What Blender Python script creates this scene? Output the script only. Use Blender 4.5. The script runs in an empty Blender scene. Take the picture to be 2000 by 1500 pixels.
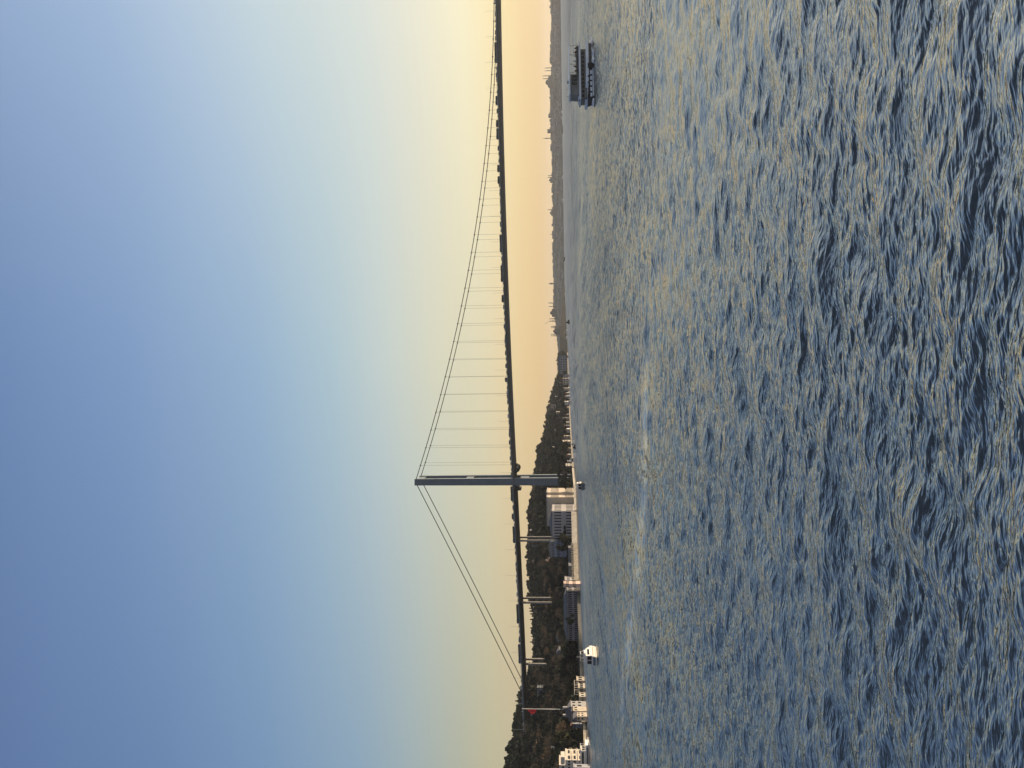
import bpy, bmesh, math, random
import numpy as np
from mathutils import Vector, Matrix
R = math.radians
rng = np.random.default_rng(7)
random.seed(7)
sc = bpy.context.scene
COL = sc.collection

# ------------------------------------------------------------------ camera
# the photograph lies on its side: the world's "up" points to the picture's left.
F = 1500.0                      # focal length in photo pixels
PITCH, ROLL, CAMH = math.atan(101.3 / 1500), 0.0135, 10.0
Fw = Vector((0, math.cos(PITCH), math.sin(PITCH)))
R0 = Vector((1, 0, 0)); U0 = Vector((0, -math.sin(PITCH), math.cos(PITCH)))
Rr = (R0 * math.cos(ROLL) - U0 * math.sin(ROLL)).normalized()
Uu = (U0 * math.cos(ROLL) + R0 * math.sin(ROLL)).normalized()
cd = bpy.data.cameras.new('camera'); cam = bpy.data.objects.new('camera', cd); COL.objects.link(cam)
cd.sensor_width = 36; cd.lens = 27; cd.clip_start = 0.1; cd.clip_end = 60000
m = Matrix((( -Uu.x, Rr.x, -Fw.x, 0), (-Uu.y, Rr.y, -Fw.y, 0), (-Uu.z, Rr.z, -Fw.z, CAMH), (0, 0, 0, 1)))
cam.matrix_world = m
sc.camera = cam

def ray(y, v):
    return Fw * F + Rr * (750 - y) - Uu * (v - 1000)
def P(y, v, Y):                 # a point of the place seen at photo row y, column v, Y metres out
    d = ray(y, v); t = Y / d.y
    return Vector((d.x * t, Y, CAMH + d.z * t))
def W(y, v, z=0.0):             # the point at height z
    d = ray(y, v); t = (z - CAMH) / d.z
    return Vector((d.x * t, d.y * t, z))
def lerp(tab, x):
    xs = [a for a, b in tab]; ys = [b for a, b in tab]
    return np.interp(x, xs, ys)

# ------------------------------------------------------------------ light
SUN_AZ, SUN_EL = 58.0, 7.0      # to the right of the view, low
sc.view_settings.view_transform = 'Standard'; sc.view_settings.look = 'None'
sc.view_settings.exposure = 0; sc.view_settings.gamma = 1
sl = bpy.data.lights.new('sun', 'SUN'); sl.energy = 5.0; sl.angle = R(0.5); sl.color = (1.0, 0.77, 0.53)
sun = bpy.data.objects.new('sun', sl); COL.objects.link(sun)
sd = Vector((math.sin(R(SUN_AZ)) * math.cos(R(SUN_EL)), math.cos(R(SUN_AZ)) * math.cos(R(SUN_EL)), math.sin(R(SUN_EL))))
sun.rotation_euler = sd.to_track_quat('Z', 'Y').to_euler()
sun.location = sd * 300

def s2l(c):
    return tuple(((x / 255) / 12.92 if x <= 10 else ((x / 255 + 0.055) / 1.055) ** 2.4) for x in c)

world = bpy.data.worlds.new('World'); sc.world = world; world.use_nodes = True
nt = world.node_tree; N = nt.nodes; L = nt.links
for n in list(N): N.remove(n)
def node(tree, t, **kw):
    n = tree.nodes.new(t)
    for k, v in kw.items(): setattr(n, k, v)
    return n
out = node(nt, 'ShaderNodeOutputWorld'); bg = node(nt, 'ShaderNodeBackground'); L.new(bg.outputs[0], out.inputs[0])
sky = node(nt, 'ShaderNodeTexSky', sky_type='NISHITA', sun_disc=False, sun_elevation=R(SUN_EL), sun_rotation=R(SUN_AZ))
sky.air_density = 1.0; sky.dust_density = 2.5; sky.ozone_density = 1.5
tc = node(nt, 'ShaderNodeTexCoord'); sx = node(nt, 'ShaderNodeSeparateXYZ'); L.new(tc.outputs['Generated'], sx.inputs[0])
def M(op, a, b=None):
    n = node(nt, 'ShaderNodeMath', operation=op)
    for i, q in enumerate((a, b)):
        if q is None: continue
        if isinstance(q, (int, float)): n.inputs[i].default_value = q
        else: L.new(q, n.inputs[i])
    return n.outputs[0]
elev = M('MULTIPLY', M('ARCSINE', sx.outputs[2]), 180 / math.pi)
az = M('MULTIPLY', M('ARCTAN2', sx.outputs[0], sx.outputs[1]), 180 / math.pi)
def elev_at(y, v):
    d = ray(y, v).normalized(); return math.degrees(math.asin(d.z))
ZEN = (38, 49, 64)
def ramp(stops):                # stops: elevation in degrees -> colour; one band of the evening sky
    n = node(nt, 'ShaderNodeValToRGB'); n.color_ramp.interpolation = 'EASE' if False else 'LINEAR'
    f = M('DIVIDE', elev, 90.0); L.new(f, n.inputs[0])
    e = n.color_ramp.elements
    stops = sorted(stops)
    e[0].position = max(0, stops[0][0] / 90); e[0].color = (*s2l(stops[0][1]), 1)
    e[1].position = 1.0; e[1].color = (*s2l(ZEN), 1)
    for p, c in stops[1:] + [(58, (54, 68, 90))]:
        q = e.new(p / 90); q.color = (*s2l(c), 1)
    return n.outputs[0]
def band(y, tab): return [(elev_at(y, v), c) for v, c in tab]
RIGHT = band(0, [(0, (150, 176, 212)), (200, (163, 190, 222)), (350, (184, 206, 228)), (500, (203, 221, 228)), (600, (213, 226, 226)),
    (700, (224, 232, 226)), (800, (240, 238, 220)), (900, (258, 249, 212)), (950, (260, 242, 192)), (1000, (256, 229, 168)), (1060, (246, 203, 130)), (1090, (246, 193, 108))])
MID = band(750, [(0, (112, 143, 188)), (250, (129, 159, 201)), (500, (153, 183, 212)), (650, (178, 203, 214)), (750, (203, 215, 211)),
    (850, (223, 222, 198)), (950, (234, 223, 186)), (1000, (245, 217, 164)), (1060, (241, 200, 128)), (1095, (240, 189, 106))])
LEFT = band(1500, [(0, (95, 124, 170)), (300, (106, 137, 180)), (500, (120, 152, 190)), (700, (142, 170, 192)), (800, (162, 180, 184)),
    (900, (182, 185, 166)), (960, (196, 189, 156)), (1050, (205, 186, 150)), (1105, (196, 172, 138))])
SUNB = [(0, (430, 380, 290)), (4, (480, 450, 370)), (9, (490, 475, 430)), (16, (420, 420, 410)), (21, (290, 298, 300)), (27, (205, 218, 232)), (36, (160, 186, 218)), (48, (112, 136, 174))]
BACK = [(0, (128, 126, 140)), (6, (138, 140, 158)), (14, (116, 134, 168)), (30, (92, 118, 164))]
def mixc(f, a, b):
    n = node(nt, 'ShaderNodeMix', data_type='RGBA'); L.new(f, n.inputs[0]); L.new(a, n.inputs[6]); L.new(b, n.inputs[7]); return n.outputs[2]
def mr(x, a, b, smooth=True):
    n = node(nt, 'ShaderNodeMapRange'); n.interpolation_type = 'SMOOTHSTEP' if smooth else 'LINEAR'
    L.new(x, n.inputs[0]); n.inputs[1].default_value = a; n.inputs[2].default_value = b; return n.outputs[0]
c = mixc(mr(az, -120, -26), ramp(BACK), ramp(LEFT))
c = mixc(mr(az, -27, 2, False), c, ramp(MID))
c = mixc(mr(az, 2, 29, False), c, ramp(RIGHT))
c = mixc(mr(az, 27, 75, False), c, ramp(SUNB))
c = mixc(mr(az, 80, 165), c, ramp(BACK))
sky_s = node(nt, 'ShaderNodeVectorMath', operation='SCALE'); L.new(sky.outputs[0], sky_s.inputs[0]); sky_s.inputs[3].default_value = 0.08
fm = node(nt, 'ShaderNodeMix', data_type='RGBA'); fm.inputs[0].default_value = 0.9
L.new(sky_s.outputs[0], fm.inputs[6]); L.new(c, fm.inputs[7]); L.new(fm.outputs[2], bg.inputs[0]); bg.inputs[1].default_value = 1.0
sc.cycles.use_denoising = True
sc.cycles.max_bounces = 6; sc.cycles.volume_bounces = 1; sc.cycles.volume_max_steps = 128

# ------------------------------------------------------------------ materials
MATS = {}
def mat(name, col, rough=0.7, metal=0.0, var=0.25, scale=0.6, spec=0.4, bump=0.0):
    if name in MATS: return MATS[name]
    m = bpy.data.materials.new(name); m.use_nodes = True; t = m.node_tree
    b = t.nodes['Principled BSDF']
    b.inputs['Roughness'].default_value = rough; b.inputs['Metallic'].default_value = metal
    b.inputs['Specular IOR Level'].default_value = spec
    g = node(t, 'ShaderNodeNewGeometry'); nz = node(t, 'ShaderNodeTexNoise'); nz.inputs['Scale'].default_value = scale; nz.inputs['Detail'].default_value = 5
    t.links.new(g.outputs['Position'], nz.inputs['Vector'])
    cr = node(t, 'ShaderNodeValToRGB'); cr.color_ramp.elements[0].position = 0.3; cr.color_ramp.elements[1].position = 0.7
    cr.color_ramp.elements[0].color = (*[x * (1 - var) for x in col], 1); cr.color_ramp.elements[1].color = (*[min(1, x * (1 + var)) for x in col], 1)
    t.links.new(nz.outputs[0], cr.inputs[0]); t.links.new(cr.outputs[0], b.inputs['Base Color'])
    if bump:
        bp = node(t, 'ShaderNodeBump'); bp.inputs['Strength'].default_value = bump; t.links.new(nz.outputs[0], bp.inputs['Height']); t.links.new(bp.outputs[0], b.inputs['Normal'])
    MATS[name] = m; return m
steel = mat('grey_steel_paint', (0.09, 0.125, 0.16), 0.5, var=0.12, scale=0.15)
deckm = mat('dark_steel_deck', (0.045, 0.05, 0.055), 0.6, var=0.2, scale=0.1)
cable = mat('cable_paint', (0.05, 0.05, 0.05), 0.6)
white = mat('white_paint', (0.77, 0.73, 0.66), 0.5, var=0.08, scale=0.5)
cream = mat('cream_render', (0.50, 0.43, 0.34), 0.85, var=0.2)
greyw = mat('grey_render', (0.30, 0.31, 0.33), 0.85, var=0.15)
stone = mat('pale_stone', (0.42, 0.38, 0.32), 0.85, var=0.2, scale=0.4)
quaym = mat('quay_stone', (0.33, 0.29, 0.23), 0.9, var=0.3, scale=0.5)
roofg = mat('grey_roof', (0.12, 0.12, 0.13), 0.8, var=0.2)
rooft = mat('tile_roof', (0.19, 0.10, 0.07), 0.85, var=0.25, scale=1.2)
glass = mat('dark_glass', (0.012, 0.014, 0.018), 0.12, var=0.2, spec=0.5)
black = mat('black_paint', (0.015, 0.016, 0.018), 0.5)
def leafmat(name, col, attr):
    m = mat(name, col, 0.9, var=0.35, scale=0.25, spec=0.1); t = m.node_tree; b = t.nodes['Principled BSDF']
    src = b.inputs['Base Color'].links[0].from_socket
    if attr: q = node(t, 'ShaderNodeAttribute'); q.attribute_name = 'tint'; val = q.outputs['Fac']
    else: q = node(t, 'ShaderNodeObjectInfo'); val = q.outputs['Random']
    r = node(t, 'ShaderNodeValToRGB'); e = r.color_ramp.elements
    e[0].color = (.55, .6, .65, 1); e[1].color = (2.0, 1.7, 1.35, 1); x = e.new(.6); x.color = (1.0, 1.0, .95, 1)
    t.links.new(val, r.inputs[0]); mx = node(t, 'ShaderNodeVectorMath', operation='MULTIPLY'); t.links.new(src, mx.inputs[0]); t.links.new(r.outputs[0], mx.inputs[1])
    t.links.new(mx.outputs[0], b.inputs['Base Color']); return m
leafd = leafmat('conifer_leaf', (0.022, 0.030, 0.024), False); wleafd = leafmat('wood_conifer_leaf', (0.022, 0.030, 0.024), True)
leafo = leafmat('olive_leaf', (0.036, 0.040, 0.026), False); wleafo = leafmat('wood_olive_leaf', (0.036, 0.040, 0.026), True)
twig = leafmat('bare_twig', (0.115, 0.09, 0.068), False); wtwig = leafmat('wood_bare_twig', (0.115, 0.09, 0.068), True)
bark = mat('bark', (0.07, 0.055, 0.04), 0.95, spec=0.1)
earth = mat('hill_earth', (0.035, 0.032, 0.025), 1.0, var=0.4, scale=0.05, spec=0.05)
redc = mat('red_cloth', (0.8, 0.03, 0.045), 0.8, var=0.15, scale=2)
foamm = mat('white_foam', (0.75, 0.76, 0.76), 0.9, var=0.1, scale=3)

# ------------------------------------------------------------------ mesh helpers
class MB:
    def __init__(s): s.v = []; s.f = []
    def add(s, vs, fs):
        o = len(s.v); s.v += [tuple(p) for p in vs]; s.f += [tuple(o + i for i in q) for q in fs]; return s
    def box(s, x0, x1, y0, y1, z0, z1):
        return s.add([(x0, y0, z0), (x1, y0, z0), (x1, y1, z0), (x0, y1, z0), (x0, y0, z1), (x1, y0, z1), (x1, y1, z1), (x0, y1, z1)],
                     [(0, 3, 2, 1), (4, 5, 6, 7), (0, 1, 5, 4), (1, 2, 6, 5), (2, 3, 7, 6), (3, 0, 4, 7)])
    def loft(s, rings, cap=True, closed=True):
        n = len(rings[0]); vs = [p for r in rings for p in r]; fs = []
        for k in range(len(rings) - 1):
            for i in range(n if closed else n - 1):
                j = (i + 1) % n
                fs.append((k * n + i, k * n + j, (k + 1) * n + j, (k + 1) * n + i))
        if cap:
            fs.append(tuple(reversed(range(n)))); fs.append(tuple((len(rings) - 1) * n + i for i in range(n)))
        return s.add(vs, fs)
    def tube(s, pts, rad, seg=6):
        pts = [Vector(p) for p in pts]; rings = []
        for k, p in enumerate(pts):
            a = pts[max(0, k - 1)]; b = pts[min(len(pts) - 1, k + 1)]; d = (b - a).normalized()
            up = Vector((0, 0, 1)) if abs(d.z) < 0.9 else Vector((1, 0, 0))
            e = d.cross(up).normalized(); g = e.cross(d)
            r = rad[k] if isinstance(rad, (list, tuple)) else rad
            rings.append([p + e * (r * math.cos(2 * math.pi * i / seg)) + g * (r * math.sin(2 * math.pi * i / seg)) for i in range(seg)])
        return s.loft(rings)
    def lathe(s, prof, seg=16, c=(0, 0)):
        rings = [[(c[0] + r * math.cos(2 * math.pi * i / seg), c[1] + r * math.sin(2 * math.pi * i / seg), z) for i in range(seg)] for r, z in prof]
        return s.loft(rings)
    def mesh(s, name, m, smooth=False):
        me = bpy.data.meshes.new(name); me.from_pydata(s.v, [], s.f); me.update()
        bm = bmesh.new(); bm.from_mesh(me); bmesh.ops.recalc_face_normals(bm, faces=bm.faces); bm.to_mesh(me); bm.free()
        me.materials.append(m)
        if smooth: me.polygons.foreach_set('use_smooth', [True] * len(me.polygons))
        return me
    def build(s, name, m, parent=None, smooth=False, loc=None):
        return link(name, s.mesh(name, m, smooth), parent, loc)
def link(name, me, parent=None, loc=None):
    o = bpy.data.objects.new(name, me); COL.objects.link(o)
    if parent is not None: o.parent = parent
    if loc is not None: o.location = loc
    return o
def tag(o, label=None, cat=None, group=None, kind=None):
    if label: o['label'] = label
    if cat: o['category'] = cat
    if group: o['group'] = group
    if kind: o['kind'] = kind
    return o
def empty(name, loc, rz, label, cat, group=None):
    o = bpy.data.objects.new(name, None); COL.objects.link(o); o.location = loc; o.rotation_euler = (0, 0, rz)
    return tag(o, label, cat, group)
def kids(o): return KID.get(o.name, [c for c in o.children])
KID = {}
def copy_tree(o, parent=None):
    ch = list(o.children)
    c = o.copy(); COL.objects.link(c)
    if parent is not None: c.parent = parent
    for q in ch: copy_tree(q, c)
    return c
def np_mesh(name, v, f, m, smooth=True):
    me = bpy.data.meshes.new(name); n = f.shape[1]
    me.vertices.add(len(v)); me.vertices.foreach_set('co', v.astype(np.float32).ravel())
    me.loops.add(f.size); me.loops.foreach_set('vertex_index', f.astype(np.int32).ravel())
    me.polygons.add(len(f)); me.polygons.foreach_set('loop_start', np.arange(0, f.size, n, dtype=np.int32))
    me.polygons.foreach_set('loop_total', np.full(len(f), n, dtype=np.int32))
    me.polygons.foreach_set('use_smooth', np.full(len(f), smooth))
    me.update(calc_edges=True); me.materials.append(m); return me

# ------------------------------------------------------------------ sea
def wave_tile(Lm, n, lmin, lmax, lpeak, wind, spread, seed):
    g = np.random.default_rng(seed)
    k1 = 2 * np.pi * np.fft.fftfreq(n, Lm / n); kx, ky = np.meshgrid(k1, k1, indexing='ij')
    k = np.hypot(kx, ky); k[0, 0] = 1e9
    kp = 2 * np.pi / lpeak
    th = np.arctan2(ky, kx) - wind
    S = k ** -4.0 * np.exp(-1.25 * (kp / k) ** 2) * (np.abs(np.cos(th)) ** spread + 0.02)
    S *= np.exp(-(k * lmin / 6.28) ** 4) * (1 - np.exp(-(k * lmax / 6.28) ** 4))
    a = (g.normal(size=k.shape) + 1j * g.normal(size=k.shape)) * np.sqrt(S)
    h = np.fft.ifft2(a).real
    gx = np.fft.ifft2(1j * kx * a).real; gy = np.fft.ifft2(1j * ky * a).real
    dx = np.fft.ifft2(-1j * kx / k * a).real; dy = np.fft.ifft2(-1j * ky / k * a).real
    s = np.sqrt((gx ** 2 + gy ** 2).mean())
    return h / s, dx / s, dy / s, Lm, n          # unit rms slope
def samp(t, x, y, rot=0.0):
    h, dx, dy, Lm, n = t; cr, sr = math.cos(rot), math.sin(rot)
    X = (x * cr + y * sr) / Lm * n; Y = (-x * sr + y * cr) / Lm * n
    i = np.floor(X).astype(int); j = np.floor(Y).astype(int); fx = X - i; fy = Y - j
    i0, i1, j0, j1 = i % n, (i + 1) % n, j % n, (j + 1) % n
    def b(a): return (a[i0, j0] * (1 - fx) + a[i1, j0] * fx) * (1 - fy) + (a[i0, j1] * (1 - fx) + a[i1, j1] * fx) * fy
    H, DX, DY = b(h), b(dx), b(dy)
    return H, DX * cr - DY * sr, DX * sr + DY * cr
def vnoise(x, y, sc_, seed):
    g = np.random.default_rng(seed).normal(size=(64, 64)); X = x / sc_; Y = y / sc_
    i = np.floor(X).astype(int); j = np.floor(Y).astype(int); fx = X - i; fy = Y - j
    fx = fx * fx * (3 - 2 * fx); fy = fy * fy * (3 - 2 * fy)
    a = lambda p, q: g[p % 64, q % 64]
    return (a(i, j) * (1 - fx) + a(i + 1, j) * fx) * (1 - fy) + (a(i, j + 1) * (1 - fx) + a(i + 1, j + 1) * fx) * fy

WIND = R(75)
A_SWELL, A_CHOP, A_RIP = 0.105, 0.185, 0.09
FAR_ROUGH, RIP_NEAR, RIP_FAR, PATCH, SEA_IOR = 0.44, 0.38, 0.58, 1.0, 6.0
def sea_mesh():
    rr = [6.0]
    while rr[-1] < 14000:
        r = rr[-1]; d = 0.5 * r * r / 7500
        d = max(0.035, d)
        if r > 70: d = min(d, 0.35 + (r - 70) * 0.0022)
        if r > 330: d = max(d, (r - 330) * 0.02 + 0.9)
        rr.append(r + d)
    rr = np.array(rr)
    a_in = np.linspace(R(-31), R(31), 1250)
    a_l = np.linspace(R(-88), R(-31.3), 140); a_r = np.linspace(R(31.3), R(88), 140)
    aa = np.concatenate([a_l, a_in, a_r])
    rg, ag = np.meshgrid(rr, aa, indexing='ij')
    x = (rg * np.sin(ag)).ravel(); y = (rg * np.cos(ag)).ravel(); r = rg.ravel()
    t0 = wave_tile(171.0, 512, 1.8, 30.0, 5.5, WIND + 0.5, 6, 1)
    t1 = wave_tile(61.0, 1024, 0.25, 5.0, 2.2, WIND, 12, 2)
    t2 = wave_tile(13.7, 768, 0.07, 0.7, 0.35, WIND + 0.08, 22, 3)
    gust = 1 + 0.28 * vnoise(x + 500, y * 0.6, 38, 11) + 0.2 * vnoise(x, y * 0.5, 9, 12)
    gust = np.clip(gust, 0.45, 1.6)
    # a calm, smooth slick left by a passing boat
    pts = [W(600, 1268), W(830, 1262), W(1000, 1255), W(1150, 1243), W(1300, 1222), W(1500, 1208)]
    px = np.array([p.x for p in pts]); py = np.array([p.y for p in pts]); o = np.argsort(px)
    yl = np.interp(x, px[o], py[o]); inx = (x > px.min()) & (x < px.max())
    slick = np.where(inx, np.exp(-((y - yl) / (2.2 + 0.026 * yl)) ** 2), 0) * np.clip(0.55 + 0.45 * vnoise(x, y, 6.5, 41) + 0.2 * vnoise(x, y, 2.1, 42), 0.05, 1) * np.clip((x - px.min()) / 25, 0, 1) * np.clip((px.max() - x) / 10, 0, 1)
    h0, dx0, dy0 = samp(t0, x, y)
    h0b, dx0b, dy0b = samp(t0, x * 1.21 + 31, y * 1.21 + 9, 0.95)
    h1, dx1, dy1 = samp(t1, x, y)
    h1b, dx1b, dy1b = samp(t1, x * 1.37 + 17, y * 1.37, -0.22)
    h2, dx2, dy2 = samp(t2, x, y, 0.0)
    h3, dx3, dy3 = samp(t2, x * 0.71 + 3.1, y * 0.71 + 5.3, -0.2)
    f0 = A_SWELL * np.clip(1.5 - r / 1500, 0, 1); f1 = A_CHOP * 0.8 * gust * (1 - 0.7 * slick) * np.clip((600 - r) / 300, 0, 1)
    f1b = A_CHOP * 0.45 * (1 - 0.7 * slick) * np.clip((600 - r) / 300, 0, 1)
    f2 = A_RIP * 0.75 * gust * (1 - slick) * np.clip((170 - r) / 90, 0, 1); f3 = A_RIP * 0.8 * (1 - slick) * np.clip((170 - r) / 90, 0, 1)
    z = f0 * h0 + f0 * .8 / 1.21 * h0b + f1 * h1 + f1b * h1b / 1.37 + f2 * h2 + f3 * h3 / 0.71
    ch = 0.6
    X = x + ch * (f0 * dx0 + f0 * .66 * dx0b + f1 * dx1 + f1b * dx1b / 1.37 + f2 * dx2 * .8 + f3 * dx3 / 0.71 * .8)
    Y = y + ch * (f0 * dy0 + f0 * .66 * dy0b + f1 * dy1 + f1b * dy1b / 1.37 + f2 * dy2 * .8 + f3 * dy3 / 0.71 * .8)
    v = np.stack([X, Y, z], 1)
    nr, na = len(rr), len(aa)
    i = np.arange(nr - 1)[:, None] * na + np.arange(na - 1)[None]
    f = np.stack([i, i + 1, i + na + 1, i + na], -1).reshape(-1, 4)[:, ::-1]
    m = bpy.data.materials.new('sea_water'); m.use_nodes = True; t = m.node_tree; b = t.nodes['Principled BSDF']
    b.inputs['Base Color'].default_value = (0.006, 0.013, 0.017, 1)
    b.inputs['IOR'].default_value = SEA_IOR; b.inputs['Specular IOR Level'].default_value = 0.5
    b.inputs['Specular Tint'].default_value = (1.0, 0.955, 0.87, 1)
    g = node(t, 'ShaderNodeNewGeometry')
    def attr(n): q = node(t, 'ShaderNodeAttribute'); q.attribute_name = n; return q.outputs['Fac']
    fine, still = attr('fine'), attr('still')
    def vm(op, p, q, sc_=None):
        n = node(t, 'ShaderNodeVectorMath', operation=op)
        for i, w_ in enumerate((p, q)):
            if w_ is None: continue
            if isinstance(w_, tuple): n.inputs[i].default_value = w_
            else: t.links.new(w_, n.inputs[i])
        if sc_ is not None:
            if isinstance(sc_, float): n.inputs[3].default_value = sc_
            else: t.links.new(sc_, n.inputs[3])
        return n.outputs[0]
    def sm(op, p, q):
        n = node(t, 'ShaderNodeMath', operation=op)
        for i, w_ in enumerate((p, q)):
            if isinstance(w_, (int, float)): n.inputs[i].default_value = w_
            else: t.links.new(w_, n.inputs[i])
        return n.outputs[0]
    ro = node(t, 'ShaderNodeMapRange'); t.links.new(attr('rough'), ro.inputs[0]); ro.inputs[3].default_value = 0.03; ro.inputs[4].default_value = FAR_ROUGH
    t.links.new(ro.outputs[0], b.inputs['Roughness'])
    # bend the ripple lines a little with a slow wander
    wn = node(t, 'ShaderNodeTexNoise'); wn.inputs['Scale'].default_value = 0.35; wn.inputs['Detail'].default_value = 2; t.links.new(g.outputs['Position'], wn.inputs['Vector'])
    pos = vm('ADD', g.outputs['Position'], vm('MULTIPLY', vm('SUBTRACT', wn.outputs['Color'], (.5, .5, .5)), (0.0, 1.0, 0.0)))
    def height(p, scale, det, kx, rot, rough):
        mp = node(t, 'ShaderNodeMapping'); mp.inputs['Scale'].default_value = (kx, 1, 0); mp.inputs['Rotation'].default_value = (0, 0, R(rot)); t.links.new(p, mp.inputs['Vector'])
        n = node(t, 'ShaderNodeTexNoise'); n.inputs['Scale'].default_value = scale; n.inputs['Detail'].default_value = det; n.inputs['Roughness'].default_value = rough
        t.links.new(mp.outputs[0], n.inputs['Vector']); return n.outputs[0]
    def wavelets(scale, det, kx, rot, amp, by, rough=0.55):      # slopes of wavelets too small for the mesh, from a height function
        e = 0.06 / scale
        h0, hx, hy = (height(p, scale, det, kx, rot, rough) for p in (pos, vm('ADD', pos, (e, 0, 0)), vm('ADD', pos, (0, e, 0))))
        cx = node(t, 'ShaderNodeCombineXYZ'); t.links.new(sm('SUBTRACT', h0, hx), cx.inputs[0]); t.links.new(sm('SUBTRACT', h0, hy), cx.inputs[1])
        return vm('SCALE', vm('SCALE', cx.outputs[0], None, amp / (e * scale)), None, by)
    s1 = wavelets(4.6, 2.5, 0.24, -6, RIP_NEAR, still)
    s2 = wavelets(1.0, 3.0, 0.36, 5, RIP_FAR, sm('MULTIPLY', fine, still))
    mp = node(t, 'ShaderNodeMapping'); mp.inputs['Scale'].default_value = (5.0, 1.0, 0.0); mp.inputs['Rotation'].default_value = (0, 0, R(8)); t.links.new(g.outputs['Position'], mp.inputs['Vector'])
    gn = node(t, 'ShaderNodeTexNoise'); gn.inputs['Scale'].default_value = 0.035; gn.inputs['Detail'].default_value = 6; gn.inputs['Roughness'].default_value = 0.72; t.links.new(mp.outputs[0], gn.inputs['Vector'])
    s3 = vm('SCALE', vm('MULTIPLY', vm('SUBTRACT', gn.outputs['Color'], (.5, .5, .5)), (.4, 1, 0)), None, sm('MULTIPLY', fine, PATCH))
    m4 = node(t, 'ShaderNodeMapping'); m4.inputs['Scale'].default_value = (13.0, 1.0, 0.0); m4.inputs['Rotation'].default_value = (0, 0, R(5)); t.links.new(g.outputs['Position'], m4.inputs['Vector'])
    g4 = node(t, 'ShaderNodeTexNoise'); g4.inputs['Scale'].default_value = 0.009; g4.inputs['Detail'].default_value = 5; g4.inputs['Roughness'].default_value = 0.8; t.links.new(m4.outputs[0], g4.inputs['Vector'])
    s4 = vm('SCALE', vm('MULTIPLY', vm('SUBTRACT', g4.outputs['Color'], (.5, .5, .5)), (.3, 1, 0)), None, sm('ADD', sm('MULTIPLY', fine, PATCH), sm('MULTIPLY', attr('rough'), 2.2)))
    t.links.new(vm('NORMALIZE', vm('ADD', vm('ADD', vm('ADD', vm('ADD', g.outputs['Normal'], s1), s2), s3), s4), None), b.inputs['Normal'])
    # thin bubbles left in the wake streak
    fn = node(t, 'ShaderNodeTexNoise'); fn.inputs['Scale'].default_value = 0.55; fn.inputs['Detail'].default_value = 5; t.links.new(g.outputs['Position'], fn.inputs['Vector'])
    fr = node(t, 'ShaderNodeMapRange'); t.links.new(fn.outputs[0], fr.inputs[0]); fr.inputs[1].default_value = .25; fr.inputs[2].default_value = .62
    fx_ = node(t, 'ShaderNodeMix', data_type='RGBA'); t.links.new(sm('MULTIPLY', fr.outputs[0], attr('foam')), fx_.inputs[0]); fx_.inputs[6].default_value = (0.006, 0.013, 0.017, 1); fx_.inputs[7].default_value = (.46, .485, .50, 1)
    t.links.new(fx_.outputs[2], b.inputs['Base Color'])
    me = np_mesh('sea', v, f, m, True)
    fine = np.clip((r - 22) / 110, 0, 1)
    for nm_, val in (('fine', fine), ('rough', np.clip((r - 120) / 700, 0, 1) ** .7 * (1 - .6 * slick)), ('foam', slick), ('still', np.clip(gust, .5, 1.5) * (1 - .85 * slick))):
        a = me.attributes.new(nm_, 'FLOAT', 'POINT'); a.data.foreach_set('value', val.astype(np.float32))
    tag(link('sea', me), kind='structure')
sea_mesh()

# ------------------------------------------------------------------ land
VH = lambda y: 1091.2 + 0.0135 * y
s_of = lambda y: (750 - y) / 1500.0
y_of = lambda s: 750 - 1500 * s
SHORE = [(560, 3300), (620, 2500), (660, 1950), (700, 1620), (760, 1420), (800, 1260), (860, 1010), (900, 880), (930, 760), (950, 690), (1000, 655), (1100, 600), (1200, 548), (1300, 487), (1400, 424), (1500, 383), (1700, 330), (2000, 280)]
RIDGE = [(560, 3500), (620, 2900), (660, 2450), (700, 2200), (740, 2050), (800, 1750), (860, 1500), (900, 1380), (950, 1280), (1000, 1250), (1150, 1220), (1250, 1180), (1330, 1080), (1400, 960), (1500, 820), (1700, 700), (2000, 600)]
SKYL = [(560, 1098), (620, 1094), (660, 1091), (690, 1090.5), (735, 1089), (745, 1084), (760, 1079), (780, 1073), (800, 1068), (830, 1063), (850, 1059), (870, 1051), (890, 1045), (920, 1043), (945, 1038), (970, 1034), (1000, 1030), (1060, 1028), (1100, 1028), (1160, 1032), (1200, 1037), (1250, 1038), (1290, 1034), (1330, 1020), (1345, 1013), (1370, 1006), (1400, 1002), (1440, 998), (1460, 990), (1500, 983), (1600, 965), (1700, 955), (2000, 940)]
TREEH = [(560, 3), (690, 5), (740, 10), (860, 12), (1000, 12), (1300, 12), (1500, 12), (2000, 12)]
def land_z(s, d):
    y = y_of(s); D = lerp(SHORE, y); Rd = lerp(RIDGE, y)
    zr = (VH(y) - lerp(SKYL, y)) * Rd / 1500 + CAMH - lerp(TREEH, y)
    q = np.clip((Rd - D) * 0.16, 20, 90)
    t = (d - D - q) / (Rd - D - q); tc_ = np.clip(t, 0, 1)
    z = 2.2 + (np.maximum(zr, 3) - 2.2) * (0.75 * tc_ + 0.25 * tc_ * tc_ * (3 - 2 * tc_))
    z = np.where(t > 1, z - np.clip((d - Rd) / 500, 0, 1) * np.maximum(zr, 3) * 0.5, z)
    return z
def ground(x, y): return float(land_z(np.array(x / y), np.array(y)))
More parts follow.
